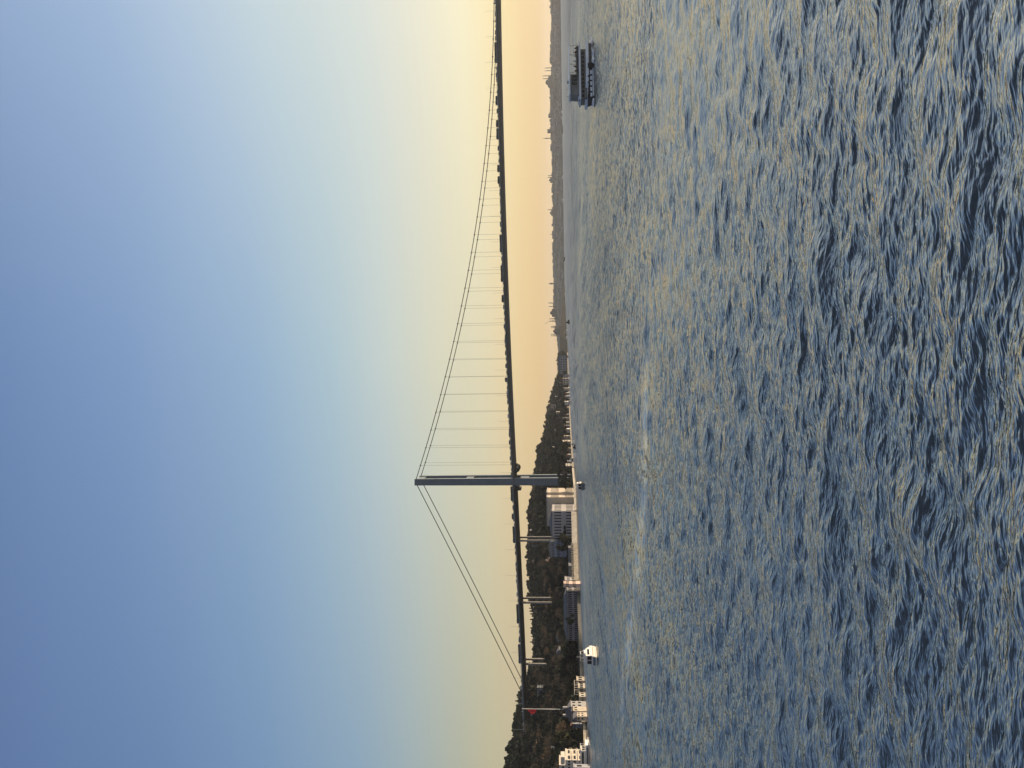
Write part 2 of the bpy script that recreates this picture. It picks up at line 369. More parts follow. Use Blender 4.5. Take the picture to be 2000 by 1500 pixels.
def make_land():
    ys = np.concatenate([np.linspace(560, 700, 40), np.linspace(703, 1500, 240), np.linspace(1508, 2000, 40)])
    rows = []
    ts = np.concatenate([[-0.02, -0.001, 0.0], np.linspace(0.03, 1.0, 60), np.linspace(1.03, 1.6, 14)])
    vs = []
    for y in ys:
        s = s_of(y); D = float(lerp(SHORE, y)); Rd = float(lerp(RIDGE, y))
        for t in ts:
            d = D + t * (Rd - D); z = float(land_z(np.array(s), np.array(max(d, D))))
            if t < 0: z = -4.0
            elif t > 0.25: z += 0.9 * float(vnoise(np.array(s * d), np.array(d), 17, 5))
            vs.append((s * d, d, z))
    n = len(ts); v = np.array(vs)
    i = np.arange(len(ys) - 1)[:, None] * n + np.arange(n - 1)[None]
    f = np.stack([i, i + 1, i + n + 1, i + n], -1).reshape(-1, 4)
    tag(link('hillside', np_mesh('hillside', v, f, earth)), kind='structure')
make_land()

# far shore, about four kilometres away
FSKY = [(-1200, 1066), (-700, 1070), (-150, 1073), (0, 1074.5), (60, 1077.5), (110, 1076), (140, 1077), (180, 1075), (230, 1074.5), (260, 1075.5), (300, 1078), (350, 1079), (420, 1080), (480, 1080), (560, 1081), (600, 1081), (630, 1085), (650, 1087), (690, 1091), (740, 1096), (800, 1099)]
FD, FR = 3900.0, 4400.0
farm = mat('distant_city_ground', (0.08, 0.08, 0.075), 1.0, var=0.45, scale=0.012, spec=0.05)
fz = lambda y: (VH(y) - lerp(FSKY, y)) * FR / 1500 + CAMH
def make_far():
    ys = np.linspace(-1300, 800, 420); ts = np.linspace(0, 1.6, 22); vs = []
    for y in ys:
        s = s_of(y); zr = float(fz(y)) - 5
        for t in ts:
            d = FD + t * (FR - FD)
            z = 2 + (zr - 2) * min(1, t) ** 0.7 if t <= 1 else zr - (t - 1) * 30
            if t == 0: z = -3
            if 0.1 < t < 1.2: z += 1.6 * float(vnoise(np.array(s * d), np.array(d), 30, 21))
            vs.append((s * d, d, z))
    n = len(ts); v = np.array(vs); i = np.arange(len(ys) - 1)[:, None] * n + np.arange(n - 1)[None]
    f = np.stack([i, i + 1, i + n + 1, i + n], -1).reshape(-1, 4)
    tag(link('distant_hills', np_mesh('distant_hills', v, f, farm)), kind='structure')
    # the far city: blocks beyond counting that read as one mass
    mb = MB(); g = random.Random(4)
    for k in range(2600):
        y = g.uniform(-500, 700); t = g.random() ** 0.8; d = FD + 20 + t * (FR - FD); s = s_of(y)
        z = 2 + (float(fz(y)) - 7) * min(1, t) ** 0.7
        w = g.uniform(8, 30); h = g.uniform(5, 12) if t < .85 else 3 + 8 * g.random() ** 2.2
        if g.random() < 0.03: h *= 1.5
        x = s * d
        mb.box(x - w / 2, x + w / 2, d, d + 12, z - 8, z + h)
    for k in range(260):       # uneven roofs along the crest
        y = g.uniform(-400, 690); d = FR + g.uniform(-60, 40); s = s_of(y); x = s * d; z = float(fz(y)) - 6; w = g.choice([8, 12, 18, 30]) * g.uniform(.7, 1.3)
        mb.box(x - w / 2, x + w / 2, d, d + 14, z - 10, z + 4 + 9 * g.random() ** 2.5)
    o = mb.build('distant_city', mat('distant_blocks', (0.165, 0.165, 0.16), 0.9, var=0.6, scale=0.008)); tag(o, 'hazy grey mass of low city blocks along the far shore', 'city', kind='stuff')
make_far()

# ------------------------------------------------------------------ suspension bridge
BY0, BY1 = 800.0, 828.0
TX = P(941, 900, BY0).x
MIDX = TX + 537
def deck_z(x):
    z = 71.9 - 10.5 * ((x - MIDX) / 537) ** 2
    if x < TX: z = 61.4 - 0.0391 * (TX - x) + 0.00004 * (TX - x) ** 2 * 0.6
    return z
def cable_z(x): return 77.0 + (167.5 - 77.0) * ((x - MIDX) / 537) ** 2
X_END = P(1424, 1030, 814).x
bridge = empty('suspension_bridge', (TX, 814, 5), 0, 'long steel suspension bridge with twin cables spanning the strait', 'bridge')
def bpart(mb, name, m, parent=bridge, smooth=False):
    o = mb.build(name, m, parent, smooth)
    if parent is bridge: o.matrix_parent_inverse = Matrix.Translation((-TX, -814, -5))
    return o
mb = MB(); rings = []
xs = np.concatenate([np.linspace(X_END - 25, TX, 24), np.linspace(TX + 10, MIDX + 560, 60)])
for x in xs:
    z = deck_z(x); c = 814.0
    rings.append([(x, c - 16.5, z + 3), (x, c - 17.6, z + 1.9), (x, c - 11, z), (x, c + 11, z), (x, c + 17.6, z + 1.9), (x, c + 16.5, z + 3)])
mb.loft(rings); bpart(mb, 'deck', deckm)
railm = mat('railing_steel', (0.20, 0.23, 0.23), 0.6, var=0.3, scale=0.3)
for sy in (-1, 1):
    mb = MB()
    for a, b in zip(xs[:-1], xs[1:]):
        yy = 814 + sy * 16.4
        for h0, h1 in ((3.0, 3.45), (3.75, 3.87), (4.1, 4.25)):
            mb.loft([[(q, yy - .06, deck_z(q) + h0), (q, yy + .06, deck_z(q) + h0), (q, yy + .06, deck_z(q) + h1), (q, yy - .06, deck_z(q) + h1)] for q in (a, b)])
    for x in np.arange(xs[0], xs[-1], 2.5):
        mb.box(x - .07, x + .07, yy - .1, yy + .1, deck_z(x) + 3.0, deck_z(x) + 4.2)
    bpart(mb, 'railing', railm)
LH = P(941, 810.5, BY0).z
for by in (BY0, BY1):
    mb = MB(); prof = []
    for z, hw, hd in ((4, 3.9, 3.3), (60, 3.7, 3.1), (LH, 3.35, 2.7)):
        prof.append([(TX - hw, by - hd, z), (TX + hw, by - hd, z), (TX + hw, by + hd, z), (TX - hw, by + hd, z)])
    mb.loft(prof)
    leg = bpart(mb, 'tower_leg', steel)
    mb = MB(); mb.box(TX - 1.6, TX + 1.6, by - 1.6, by + 1.6, LH, LH + 1.6); mb.tube([(TX, by, LH + 1.6), (TX, by, LH + 4.2)], [.3, .12])
    mb.add([(TX - 2.6, by - 1, LH), (TX - 2.6, by + 1, LH), (TX - 1.6, by + 1, LH + 1.5), (TX - 1.6, by - 1, LH + 1.5)], [(0, 1, 2, 3)])
    q = mb.build('cable_saddle', steel, leg); q.matrix_parent_inverse = leg.matrix_parent_inverse.copy()
for v, h in ((824.5, 6.5), (918, 7.6), (1025, 9.0)):
    z = P(934, v, 814).z
    mb = MB(); mb.box(TX - 2.6, TX + 2.6, BY0 + 3.0, BY1 - 3.0, z - h / 2, z + h / 2)
    bpart(mb, 'cross_beam', steel)
xa = P(1367, 1031, 800).x
for by in (BY0, BY1):
    mb = MB(); pts = [(x, by, cable_z(x)) for x in np.linspace(TX, MIDX + 537, 70)]
    mb.tube(pts, 0.42, 6)
    za = deck_z(xa) + 1.0
    mb.tube([(TX + (xa - TX) * t, by, LH - .5 + (za - LH + .5) * t - 3.0 * 4 * t * (1 - t) * 0.25) for t in np.linspace(0, 1, 12)], 0.42, 6)
    cb = bpart(mb, 'main_cable', cable)
    for x in np.linspace(TX, xa, 14)[1:-1]:
        t = (x - TX) / (xa - TX); z = LH - .5 + (za - LH + .5) * t - 3 * t * (1 - t)
        mb = MB(); mb.tube([(x, by, z - 0.3), (x, by, z + 0.9)], 0.09, 4); mb.box(x - .5, x + .5, by - .52, by + .52, z - .55, z + .55)
        q = mb.build('cable_clamp', cable, cb); q.matrix_parent_inverse = cb.matrix_parent_inverse.copy()
hx = TX + 17.5
HS = 18.55
while hx < MIDX + 60:
    for by, off in ((BY0, 0.0), (BY1, 0.0)):
        x = hx + off
        mb = MB(); mb.tube([(x, by, deck_z(x) + 2.9), (x, by, cable_z(x) - .3)], 0.1, 5)
        mb.box(x - .42, x + .42, by - .62, by + .62, cable_z(x) - .75, cable_z(x) + .62); mb.tube([(x, by, cable_z(x)), (x, by, cable_z(x) + 1.3)], .07, 4)
        bpart(mb, 'hanger', cable)
    hx += HS
for ya, yb in ((1049.5, 1056), (1168, 1177), (1287.5, 1297)):
    for yy in (ya, yb):
        cy = 804.0 if yy == yb else 824.0
        p = P(yy, 1040, cy); z1 = deck_z(p.x) + .3
        mb = MB(); mb.box(p.x - .85, p.x + .85, cy - 1.3, cy + 1.3, ground(p.x, cy) - 4, z1)
        bpart(mb, 'pier', mat('pier_concrete', (0.22, 0.21, 0.20), 0.8))
mb = MB(); p = P(1424, 1030, 814); gz = ground(p.x, 814)
mb.box(X_END - 30, X_END + 3, 798.5, 829.5, gz - 12, deck_z(X_END) - .1); bpart(mb, 'abutment', mat('pier_concrete', (0.4, 0.37, 0.33)))
# maintenance gantries hanging under the deck by the tower
for yy0, yy1, vb, nm in ((907, 921, 1015.5, 'maintenance gantry with a curved frame under the deck right of tower'), (948, 956, 1018, 'boxy maintenance gantry under the deck left of tower')):
    xa0, xa1 = P(yy1, 1010, 812).x, P(yy0, 1010, 812).x; zb = P(yy0, vb, 812).z; zt = deck_z((xa0 + xa1) / 2) + 0.05
    g = empty('maintenance_gantry', ((xa0 + xa1) / 2, 812, zt), 0, nm, 'gantry')
    w = (xa1 - xa0) / 2; h = zb - zt
    mb = MB()
    if yy0 < 930:
        pts = [(w * math.cos(a), 0, h * math.sin(a)) for a in np.linspace(0, math.pi, 10)]
        for oy in (-8, -3, 3, 8): mb.tube([(a, oy, c_) for a, b_, c_ in pts], .45, 6)
        for a, b_, c_ in pts[1:-1]: mb.tube([(a, -8, c_), (a, 8, c_)], .16, 4)
        mb.box(-w * .8, w * .2, -8.4, 8.4, h * .75, h * .35)
    else:
        mb.box(-w, w, -9, 9, h * .55, 0.0); mb.box(-w, w * .1, -8, 8, h, h * .56)
    mb.build('frame', black, g)
    mb = MB(); mb.box(-w * .7, w * .7, -9.3, 9.3, h * .3, h * .22); mb.build('walkway', railm, g)

# lamp posts along the near edge of the deck
LAMP = None
for i, x in enumerate(np.arange(X_END + 6, MIDX + 20, 26.8)):
    if abs(x - TX) < 6: continue
    loc = (x, 814 - 14.6, deck_z(x) + 3)
    if LAMP is None:
        LAMP = empty('street_lamp', loc, 0, 'tall thin lamp post standing on the near side of bridge deck', 'street lamp', 'lamp posts along the bridge deck')
        mb = MB(); mb.tube([(0, 0, 0), (0, 0, 12)], [.12, .07], 6); mb.build('pole', mat('galvanised', (0.3, 0.3, 0.3), .5), LAMP)
        mb = MB(); mb.tube([(0, 0, 11.9), (0, 1.6, 12.3)], .06, 5); mb.box(-.18, .18, 1.4, 2.3, 12.2, 12.38); mb.build('lamp_head', mat('galvanised', (0.3, 0.3, 0.3), .5), LAMP)
    else:
        copy_tree(LAMP).location = loc

# ------------------------------------------------------------------ traffic on the deck
def profile(pts, w, name, m, parent, bev=0.0):
    mb = MB(); mb.loft([[(x, -w / 2, z) for x, z in pts], [(x, w / 2, z) for x, z in pts]])
    return mb.build(name, m, parent)
def wheel_mesh(r):
    mb = MB(); mb.loft([[(r * math.cos(a), yy, r * math.sin(a)) for a in np.linspace(0, 2 * math.pi, 13)[:-1]] for yy in (-.12, .12)]); return mb.mesh('wheel', black)
WM, WB = wheel_mesh(.33), wheel_mesh(.5)
def make_car(col, kind):
    o = empty('car' if kind != 'van' else 'van', (0, 0, 0), 0, 'x', 'car' if kind != 'van' else 'van')
    if kind == 'van':
        pts = [(-2.6, .35), (2.5, .35), (2.6, .9), (1.9, 1.25), (1.3, 2.25), (-2.6, 2.3)]; win = [(1.25, 1.35), (1.75, 1.3), (1.3, 2.1), (.4, 2.1), (.4, 1.35)]; wx = (-1.7, 1.6)
    elif kind == 'suv':
        pts = [(-2.2, .35), (2.2, .35), (2.25, .95), (1.1, 1.1), (.5, 1.75), (-1.9, 1.8), (-2.25, 1.0)]; win = [(-1.8, 1.12), (.95, 1.12), (.45, 1.66), (-1.7, 1.7)]; wx = (-1.35, 1.4)
    else:
        pts = [(-2.15, .3), (2.15, .3), (2.2, .75), (1.0, .95), (.35, 1.42), (-1.0, 1.46), (-1.7, 1.0), (-2.2, .9)]; win = [(-1.55, .98), (.9, .98), (.3, 1.36), (-.95, 1.39)]; wx = (-1.35, 1.35)
    profile(pts, 1.78, 'body', col, o)
    profile(win, 1.80, 'window', glass, o)
    for x in wx:
        for s in (-1, 1): link('wheel', WM, o, (x, s * .78, .33))
    return o
def make_bus(col, L_, joint):
    o = empty('bus', (0, 0, 0), 0, 'x', 'bus')
    h = L_ / 2
    mb = MB(); 
    segs = [(-h, -.6), (.6, h)] if joint else [(-h, h)]
    for a, b in segs: mb.loft([[(a, y_, z) for y_, z in ((-1.25, .4), (1.25, .4), (1.25, 2.9), (1.0, 3.15), (-1.0, 3.15), (-1.25, 2.9))], [(b, y_, z) for y_, z in ((-1.25, .4), (1.25, .4), (1.25, 2.9), (1.0, 3.15), (-1.0, 3.15), (-1.25, 2.9))]])
    mb.build('body', col, o)
    if joint:
        mb = MB()
        for k in range(6): mb.box(-.6 + k * .2, -.42 + k * .2, -1.15, 1.15, .5, 3.0)
        mb.build('bellows', black, o)
    for a, b in segs:
        mb = MB(); mb.box(a + .3, b - .3, -1.27, 1.27, 1.35, 2.5); mb.build('window', glass, o)
    for x in ((-h + 2.0, -2, h - 2.4) if joint else (-h + 2.2, h - 2.4)):
        for s in (-1, 1): link('wheel', WB, o, (x, s * 1.12, .5))
    mb = MB(); mb.box(-h + 1, -h + 4, -.9, .9, 3.15, 3.4); mb.build('roof_unit', greyw, o)
    return o
def paint(n, c): return mat('paint_' + n, c, 0.35, var=0.05, spec=0.5)
cols = {'dark': (.02, .022, .025), 'grey': (.15, .16, .17), 'silver': (.35, .36, .37), 'white': (.6, .6, .58), 'blue': (.03, .05, .12), 'red': (.22, .03, .03)}
protos = []
for kd in ('car', 'suv', 'van'):
    for cn in (('dark', 'grey', 'silver', 'red') if kd != 'van' else ('white', 'grey', 'blue')):
        protos.append((kd, cn, make_car(paint(cn, cols[cn]), kd)))
used = set()
LANES = (814 - 12.3, 814 - 9.0)
buses = [(82, 121, 'dark', 'long dark articulated bus crossing the bridge deck at far right'), (187, 204, 'grey', 'short grey bus on the deck above the ferry side'),
 (234, 247, 'dark', 'short dark bus leading a longer one right of midway'), (250, 271, 'blue', 'blue bus just behind a short dark bus on the deck'),
 (322, 335, 'dark', 'first of two short buses close together under the main cable'), (344, 358, 'dark', 'second of two short buses close together under the main cable'),
 (458, 492, 'grey', 'long grey articulated bus midway along the visible main span'), (518, 550, 'dark', 'long dark articulated bus left of the midway grey bus'),
 (576, 590, 'dark', 'lone short dark bus between midway and the tower'), (737, 746, 'blue', 'small blue minibus nearer the tower on main span'),
 (950, 978, 'dark', 'long dark bus just left of the bridge tower'), (1003, 1014, 'grey', 'short grey bus on side span left of tower'),
 (1028, 1060, 'blue', 'long blue bus over the first pair of side-span piers'), (1180, 1217, 'dark', 'long dark bus near the second pair of side-span piers'),
 (1258, 1295, 'blue', 'long blue articulated bus above the last pair of piers')]
spans = []
for y0, y1, cn, lab in buses:
    Ly = LANES[0]; a, b = P(y1, 1000, Ly).x, P(y0, 1000, Ly).x
    o = make_bus(paint(cn, cols[cn]), b - a, (b - a) > 14); x = (a + b) / 2
    o.location = (x, Ly, deck_z(x) + 3.005); o.rotation_euler = (0, -math.atan((deck_z(x + 2) - deck_z(x - 2)) / 4), 0)
    o['label'] = lab; spans.append((a - 1.5, b + 1.5))
    o['group'] = 'buses crossing the bridge'
g = random.Random(12)
for lane, x, gap in ((LANES[0], X_END + 4, .10), (LANES[1], X_END + 6, .25)):
    while x < P(-10, 980, 800).x:
        if lane == LANES[0] and any(a - 2.6 < x < b + 2.6 for a, b in spans): x += 1.0; continue
        if g.random() < gap: x += g.uniform(2, 14); continue
        kd, cn, pr = g.choice(protos)
        o = pr if (kd, cn) not in used else copy_tree(pr); used.add((kd, cn))
        o.location = (x, lane, deck_z(x) + 3.005); o.rotation_euler = (0, -math.atan((deck_z(x + 2) - deck_z(x - 2)) / 4), 0)
        place = 'on main span of bridge right of tower' if x > TX else 'on side span of bridge left of tower'
        row = 'near lane' if lane == LANES[0] else 'second lane'
        kn = {'car': 'hatchback car', 'suv': 'tall car', 'van': 'van'}[kd]
        o['label'] = f"{cn} {kn} in the {row} {place}"; o['group'] = f"{cn} {kn}s in the {row} {place}"
        x += 5.4 + g.uniform(0.1, 1.8) ** 1.6
for kd, cn, pr in protos:
    if (kd, cn) not in used:
        for q in list(pr.children): bpy.data.objects.remove(q)
        bpy.data.objects.remove(pr)

# ------------------------------------------------------------------ buildings
FOOT = []       # footprints kept clear of trees: x, y, radius
UNIT = {}
def winmesh(w, h, m=None):
    k = (round(w, 2), round(h, 2), (m or glass).name)
    if k not in UNIT:
        mb = MB(); mb.box(-w / 2, w / 2, -.05, .05, -h / 2, h / 2); UNIT[k] = mb.mesh('window', m or glass)
    return UNIT[k]
def building(name, label, cat, c, w, d, h, rz=0, st=2, nf=4, nr=3, wall=greyw, roof='hip', roofm=roofg, rh=2.5, wf=0.42, hf=0.5, group=None, deep=5, door=False, bands=False, sill=False, chim=0):
    o = empty(name, c, rz, label, cat, group)
    mb = MB(); mb.box(-w / 2, w / 2, -d / 2, d / 2, -deep, h)
    mb.build('wall', wall, o)
    e = 0.5
    mb = MB()
    if roof == 'flat':
        mb.box(-w / 2 - .25, w / 2 + .25, -d / 2 - .25, d / 2 + .25, h + .003, h + .5); ro = mb.build('parapet', wall, o)
    elif roof == 'hip':
        k = min(w, d) / 2 * 0.98
        b = [(-w / 2 - e, -d / 2 - e, h), (w / 2 + e, -d / 2 - e, h), (w / 2 + e, d / 2 + e, h), (-w / 2 - e, d / 2 + e, h)]
        b += [(p[0], p[1], h + .25) for p in b]
        if w >= d: t = [(-w / 2 + k, 0, h + rh), (w / 2 - k, 0, h + rh)]; fs = [(4, 5, 9, 8), (5, 6, 9), (6, 7, 8, 9), (7, 4, 8)]
        else: t = [(0, -d / 2 + k, h + rh), (0, d / 2 - k, h + rh)]; fs = [(4, 5, 8), (5, 6, 9, 8), (6, 7, 9), (7, 4, 8, 9)]
        mb.add([(x_, y_, z_ + .003) for x_, y_, z_ in b + t], [(0, 3, 2, 1), (0, 1, 5, 4), (1, 2, 6, 5), (2, 3, 7, 6), (3, 0, 4, 7)] + fs); ro = mb.build('roof', roofm, o)
    else:       # gable, ridge along the depth, gable faces the front
        mb.add([(-w / 2 - e, -d / 2 - e, h), (w / 2 + e, -d / 2 - e, h), (0, -d / 2 - e, h + rh), (-w / 2 - e, d / 2 + e, h), (w / 2 + e, d / 2 + e, h), (0, d / 2 + e, h + rh)],
               [(0, 1, 2), (3, 5, 4), (0, 2, 5, 3), (1, 4, 5, 2), (0, 3, 4, 1)]); ro = mb.build('roof', roofm, o); ro.location.z = .003
    for k in range(chim):
        q = MB(); xx = (-.25 + .5 * k) * w; q.box(xx - .5, xx + .5, -.6, .6, h, h + rh + 1.4); q.build('chimney', wall, ro)
    fh = h / st
    n = 0
    for k in range(st):
        z = fh * (k + .5)
        for i in range(nf):
            if door and k == 0 and i == nf // 2: continue
            ww = w / nf * wf; link('window', winmesh(ww, fh * hf), o, (-w / 2 + w / nf * (i + .5), -d / 2 - .02, z))
        for i in range(nr):
            ww = d / nr * wf; q = link('window', winmesh(ww, fh * hf), o, (w / 2 + .02, -d / 2 + d / nr * (i + .5), z)); q.rotation_euler = (0, 0, math.pi / 2)
    if door:
        mb = MB(); mb.box(-.9, .9, -.07, .07, 0, 2.4); mb.build('door', black, o, loc=(-w / 2 + w / nf * (nf // 2 + .5), -d / 2, 0))
    if bands:
        for k in range(1, st + 1):
            z = fh * k - .1
            mb = MB(); mb.box(-w / 2 - .18, w / 2 + .18, -d / 2 - .18, d / 2 + .18, z - .2, z + .1 if k < st else z + .08); mb.build('cornice', wall, o)
    FOOT.append((c[0], c[1], 0.5 * math.hypot(w, d) + 1.5))
    return o
def pxb(name, label, cat, y0, y1, vt, vb, Y, d=10, **kw):      # a building filling photo rows y0..y1, columns vt..vb, its front Y metres out
    if name == 'hillside_house' or kw.pop('snap', False):      # stand the house where its foot meets the slope
        for yy in np.arange(float(lerp(SHORE, y0)) + 10, float(lerp(RIDGE, y0)), 4.0):
            q = P((y0 + y1) / 2, vb, yy)
            if ground(q.x, yy) >= q.z: Y = float(yy); break
        else: kw['_low'] = True; Y = float(lerp(SHORE, (y0 + y1) / 2) * .62 + lerp(RIDGE, (y0 + y1) / 2) * .38)
    a = P(y1, vb, Y); b = P(y0, vb, Y); top = P((y0 + y1) / 2, vt, Y).z; base = P((y0 + y1) / 2, vb, Y).z
    if kw.pop('_low', False): gz_ = ground((a.x + b.x) / 2, Y); top -= base - gz_; base = gz_
    rz = kw.get('rz', 0); w = b.x - a.x; s = (a.x + b.x) / 2 / Y
    if name == 'hillside_house': base += 1.5; top += 2.0
    rh = kw.get('rh', 2.5) if kw.get('roof', 'hip') != 'flat' else 0.5; kw['rh'] = rh if kw.get('roof', 'hip') != 'flat' else 2.5
    side = max(0, d * math.sin(-rz) - d * math.cos(rz) * s) if True else 0       # width taken by the sunlit right end
    fw = max(2.5, (w - side) / math.cos(rz))
    cx = a.x + fw / 2 * math.cos(rz); cy = Y + fw / 2 * math.sin(rz)
    cx += -d / 2 * math.sin(rz); cy += d / 2 * math.cos(rz)
    return building(name, label, cat, (cx, cy, base), fw, d, max(2.2, top - base - rh), **kw)

palew = mat('palace_stone', (0.36, 0.34, 0.33), 0.8, var=0.12)
# waterfront palace by the bridge: three stepped blocks one behind the other
pal = pxb('waterfront_palace', 'large pale stone palace on the quay left of bridge tower', 'palace', 978, 1050, 1071, 1124, 660, d=50, rz=0, st=2, nf=9, nr=7, wall=palew, roof='hip', rh=3.0, wf=.4, hf=.6, bands=True)
w_p = P(963, 1100, 690).x
for i, (ya, yb, Yb, dd, vt) in enumerate(((961.5, 969, 716, 30, 1069), (971, 979, 700, 26, 1069))):
    pa = P(yb, 1124, Yb); pb = P(ya, 1124, Yb); zt = P(965, vt, Yb).z
    mb = MB(); inv = Matrix.Translation(-pal.location)
    xr = pb.x; mb.box(xr - 26, xr, Yb, Yb + dd, 0, zt); q = mb.build('sea_wing', cream, pal); q.matrix_parent_inverse = inv
    for k in (0, 1):
        for j in range(5):
            l = link('window', winmesh(dd / 5 * .4, zt / 2 * .55), q, (xr + .02, Yb + dd / 5 * (j + .5), zt / 2 * (k + .5))); l.rotation_euler = (0, 0, math.pi / 2)
    mb = MB(); mb.box(xr - 26.4, xr + .4, Yb - .4, Yb + dd + .4, zt + .01, zt + .8); l = mb.build('cornice', palew, q)
FOOT.append((w_p - 20, 715, 36))
# lower service wing and sheds behind the sea wall
pxb('palace_annexe', 'long lower grey annexe joined behind trees to the palace', 'building', 1052, 1088, 1071, 1096, 690, d=14, st=2, nf=10, nr=2, wall=greyw, roof='hip', rh=1.6)
pxb('boat_shed', 'grey flat shed behind the sea wall nearer the palace', 'shed', 1065, 1098, 1110, 1124, 620, d=10, st=1, nf=5, nr=2, wall=mat('dark_render', (.17, .18, .19), .85), roof='flat')
pxb('boat_shed', 'grey flat shed behind the sea wall next to long barracks', 'shed', 1099, 1131, 1110.5, 1126, 604, d=10, st=1, nf=4, nr=2, wall=mat('dark_render', (.17, .18, .19), .85), roof='flat')
lb = pxb('long_barracks', 'very long grey two storey waterfront building with rows of windows', 'building', 1141, 1251, 1101, 1131, 572, d=13, rz=R(-4), st=2, nf=26, nr=4, wall=mat('mauve_render', (.26, .245, .25), .85), roof='hip', rh=2.6, wf=.5, hf=.6, bands=True)
pxb('pavilion', 'pale square pavilion at the right end of long barracks', 'building', 1132, 1140, 1103, 1127, 590, d=12, st=2, nf=2, nr=3, wall=palew, roof='flat')
pxb('portico_block', 'sunlit pinkish end block projecting from the long barracks', 'building', 1139, 1147, 1100.5, 1128, 566, d=8, st=2, nf=2, nr=4, wall=mat('pink_render', (.62, .46, .38), .8, var=.1), roof='flat')
# hillside houses
pxb('hillside_house', 'white house with sunlit pink gable end halfway up the slope', 'house', 1086, 1100, 1071, 1085, 780, d=16, st=2, nf=3, nr=3, wall=white, roofm=rooft, rz=R(-8), chim=1)
pxb('hillside_house', 'small lone white house high on the dark slope', 'house', 1137.5, 1150, 1064.5, 1074, 800, d=9, st=1, nf=2, nr=2, wall=white, roof='gable', rz=R(-10))
pxb('apartment_block', 'grey four storey apartment block among trees under the deck', 'apartment block', 1337, 1369, 1049, 1072, 640, d=8, st=4, nf=7, nr=3, wall=mat('dark_render', (.17, .18, .19), .85), roof='flat', deep=6, bands=True, snap=True)
pxb('hillside_house', 'small pale house on slope right of the grey apartment block', 'house', 1304, 1312, 1070, 1078, 610, d=6, st=1, nf=2, nr=2, wall=white, roofm=rooft, rh=1.3)
pxb('hillside_house', 'cream gabled house glowing just left of the flagpole', 'house', 1398, 1404, 1042, 1050, 660, d=6, st=2, nf=2, nr=2, wall=cream, roof='gable', roofm=rooft, deep=12, rz=R(-20))
pxb('hillside_house', 'small cream house below the cream gabled house', 'house', 1408, 1415, 1050, 1058, 640, d=6, st=1, nf=2, nr=2, wall=cream, roof='gable', rh=1.4, deep=12, rz=R(-20))
pxb('hillside_house', 'brown terrace house on slope above the white villa', 'house', 1440, 1456, 1051, 1066, 560, d=8, st=2, nf=4, nr=2, wall=mat('ochre_render', (.13, .10, .07), .85), roofm=rooft, deep=14, rz=R(-12))
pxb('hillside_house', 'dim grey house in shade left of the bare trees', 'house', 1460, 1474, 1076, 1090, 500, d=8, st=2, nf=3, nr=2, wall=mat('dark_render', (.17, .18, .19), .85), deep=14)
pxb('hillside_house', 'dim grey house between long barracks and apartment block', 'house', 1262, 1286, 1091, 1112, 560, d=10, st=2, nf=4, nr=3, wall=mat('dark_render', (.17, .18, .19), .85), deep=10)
pxb('hillside_house', 'low grey house behind left end of long barracks', 'house', 1234, 1254, 1089, 1104, 640, d=9, st=2, nf=4, nr=2, wall=greyw, deep=10)
villaw = mat('weathered_white', (.60, .54, .45), .8, var=.16, scale=.9)
# left waterfront
pxb('waterfront_mansion', 'grey waterfront mansion with sunlit right end near the flagpole', 'house', 1368, 1411, 1104, 1138, 432, d=6.5, rz=R(-5), st=2, nf=5, nr=2, wall=mat('mansion_render', (.34, .33, .32), .8, var=.1), roof='hip', rh=3.2, chim=2, bands=True)
pxb('garden_pavilion', 'cream square pavilion in front of the grey mansion', 'building', 1384, 1397, 1115, 1130, 424, d=4.6, rz=R(-6), st=1, nf=1, nr=2, wall=cream, roof='hip', rh=1.2)
pxb('gabled_boathouse', 'cream gabled boathouse at the left end of mansion quay', 'building', 1396, 1408, 1119, 1141, 417, d=4.4, rz=R(-6), st=2, nf=1, nr=2, wall=cream, roof='gable', rh=2.2, roofm=roofg)
pxb('quay_kiosk', 'small cream quay kiosk with two dark openings next to open terrace', 'building', 1327, 1337, 1126, 1139, 462, d=5, rz=R(-6), st=1, nf=1, nr=2, wall=cream, roof='flat', wf=.55, hf=.6)
tr = pxb('quay_terrace', 'low open quay terrace with dark openings left of the kiosk', 'building', 1338, 1352, 1129, 1141, 450, d=6, rz=R(-6), st=1, nf=3, nr=3, wall=stone, roof='flat', wf=.7, hf=.6)
mb = MB()
for k in range(5):
    for q_ in (-2.6, 2.6): mb.box(-3 + k * 1.5, -2.88 + k * 1.5, q_ - .06, q_ + .06, 3.4, 5.6)
for k in range(9): mb.box(-3.1 + k * .78, -3.0 + k * .78, -2.9, 2.9, 5.6, 5.75)
mb.build('pergola', villaw, tr)
pxb('quay_terrace', 'lower stepped cream terrace between mansion and open terrace', 'building', 1352, 1369, 1131, 1143, 440, d=5, rz=R(-6), st=1, nf=4, nr=2, wall=stone, roof='flat')
pxb('garden_shed', 'small tiled garden shed behind the hedge', 'shed', 1414, 1422, 1118, 1126, 440, d=4, rz=R(-6), st=1, nf=2, nr=1, wall=greyw, roof='gable', roofm=rooft, rh=1.3)
vil = pxb('waterfront_villa', 'bright white modern waterfront villa with stacked balconies at far left', 'house', 1461, 1514, 1104, 1139, 386, d=9, rz=R(-8), st=3, nf=5, nr=2, wall=villaw, roof='flat', wf=.6, hf=.4, bands=True)
vw = max(v_.co.x for c_ in vil.children if c_.name.startswith('wall') for v_ in c_.data.vertices)
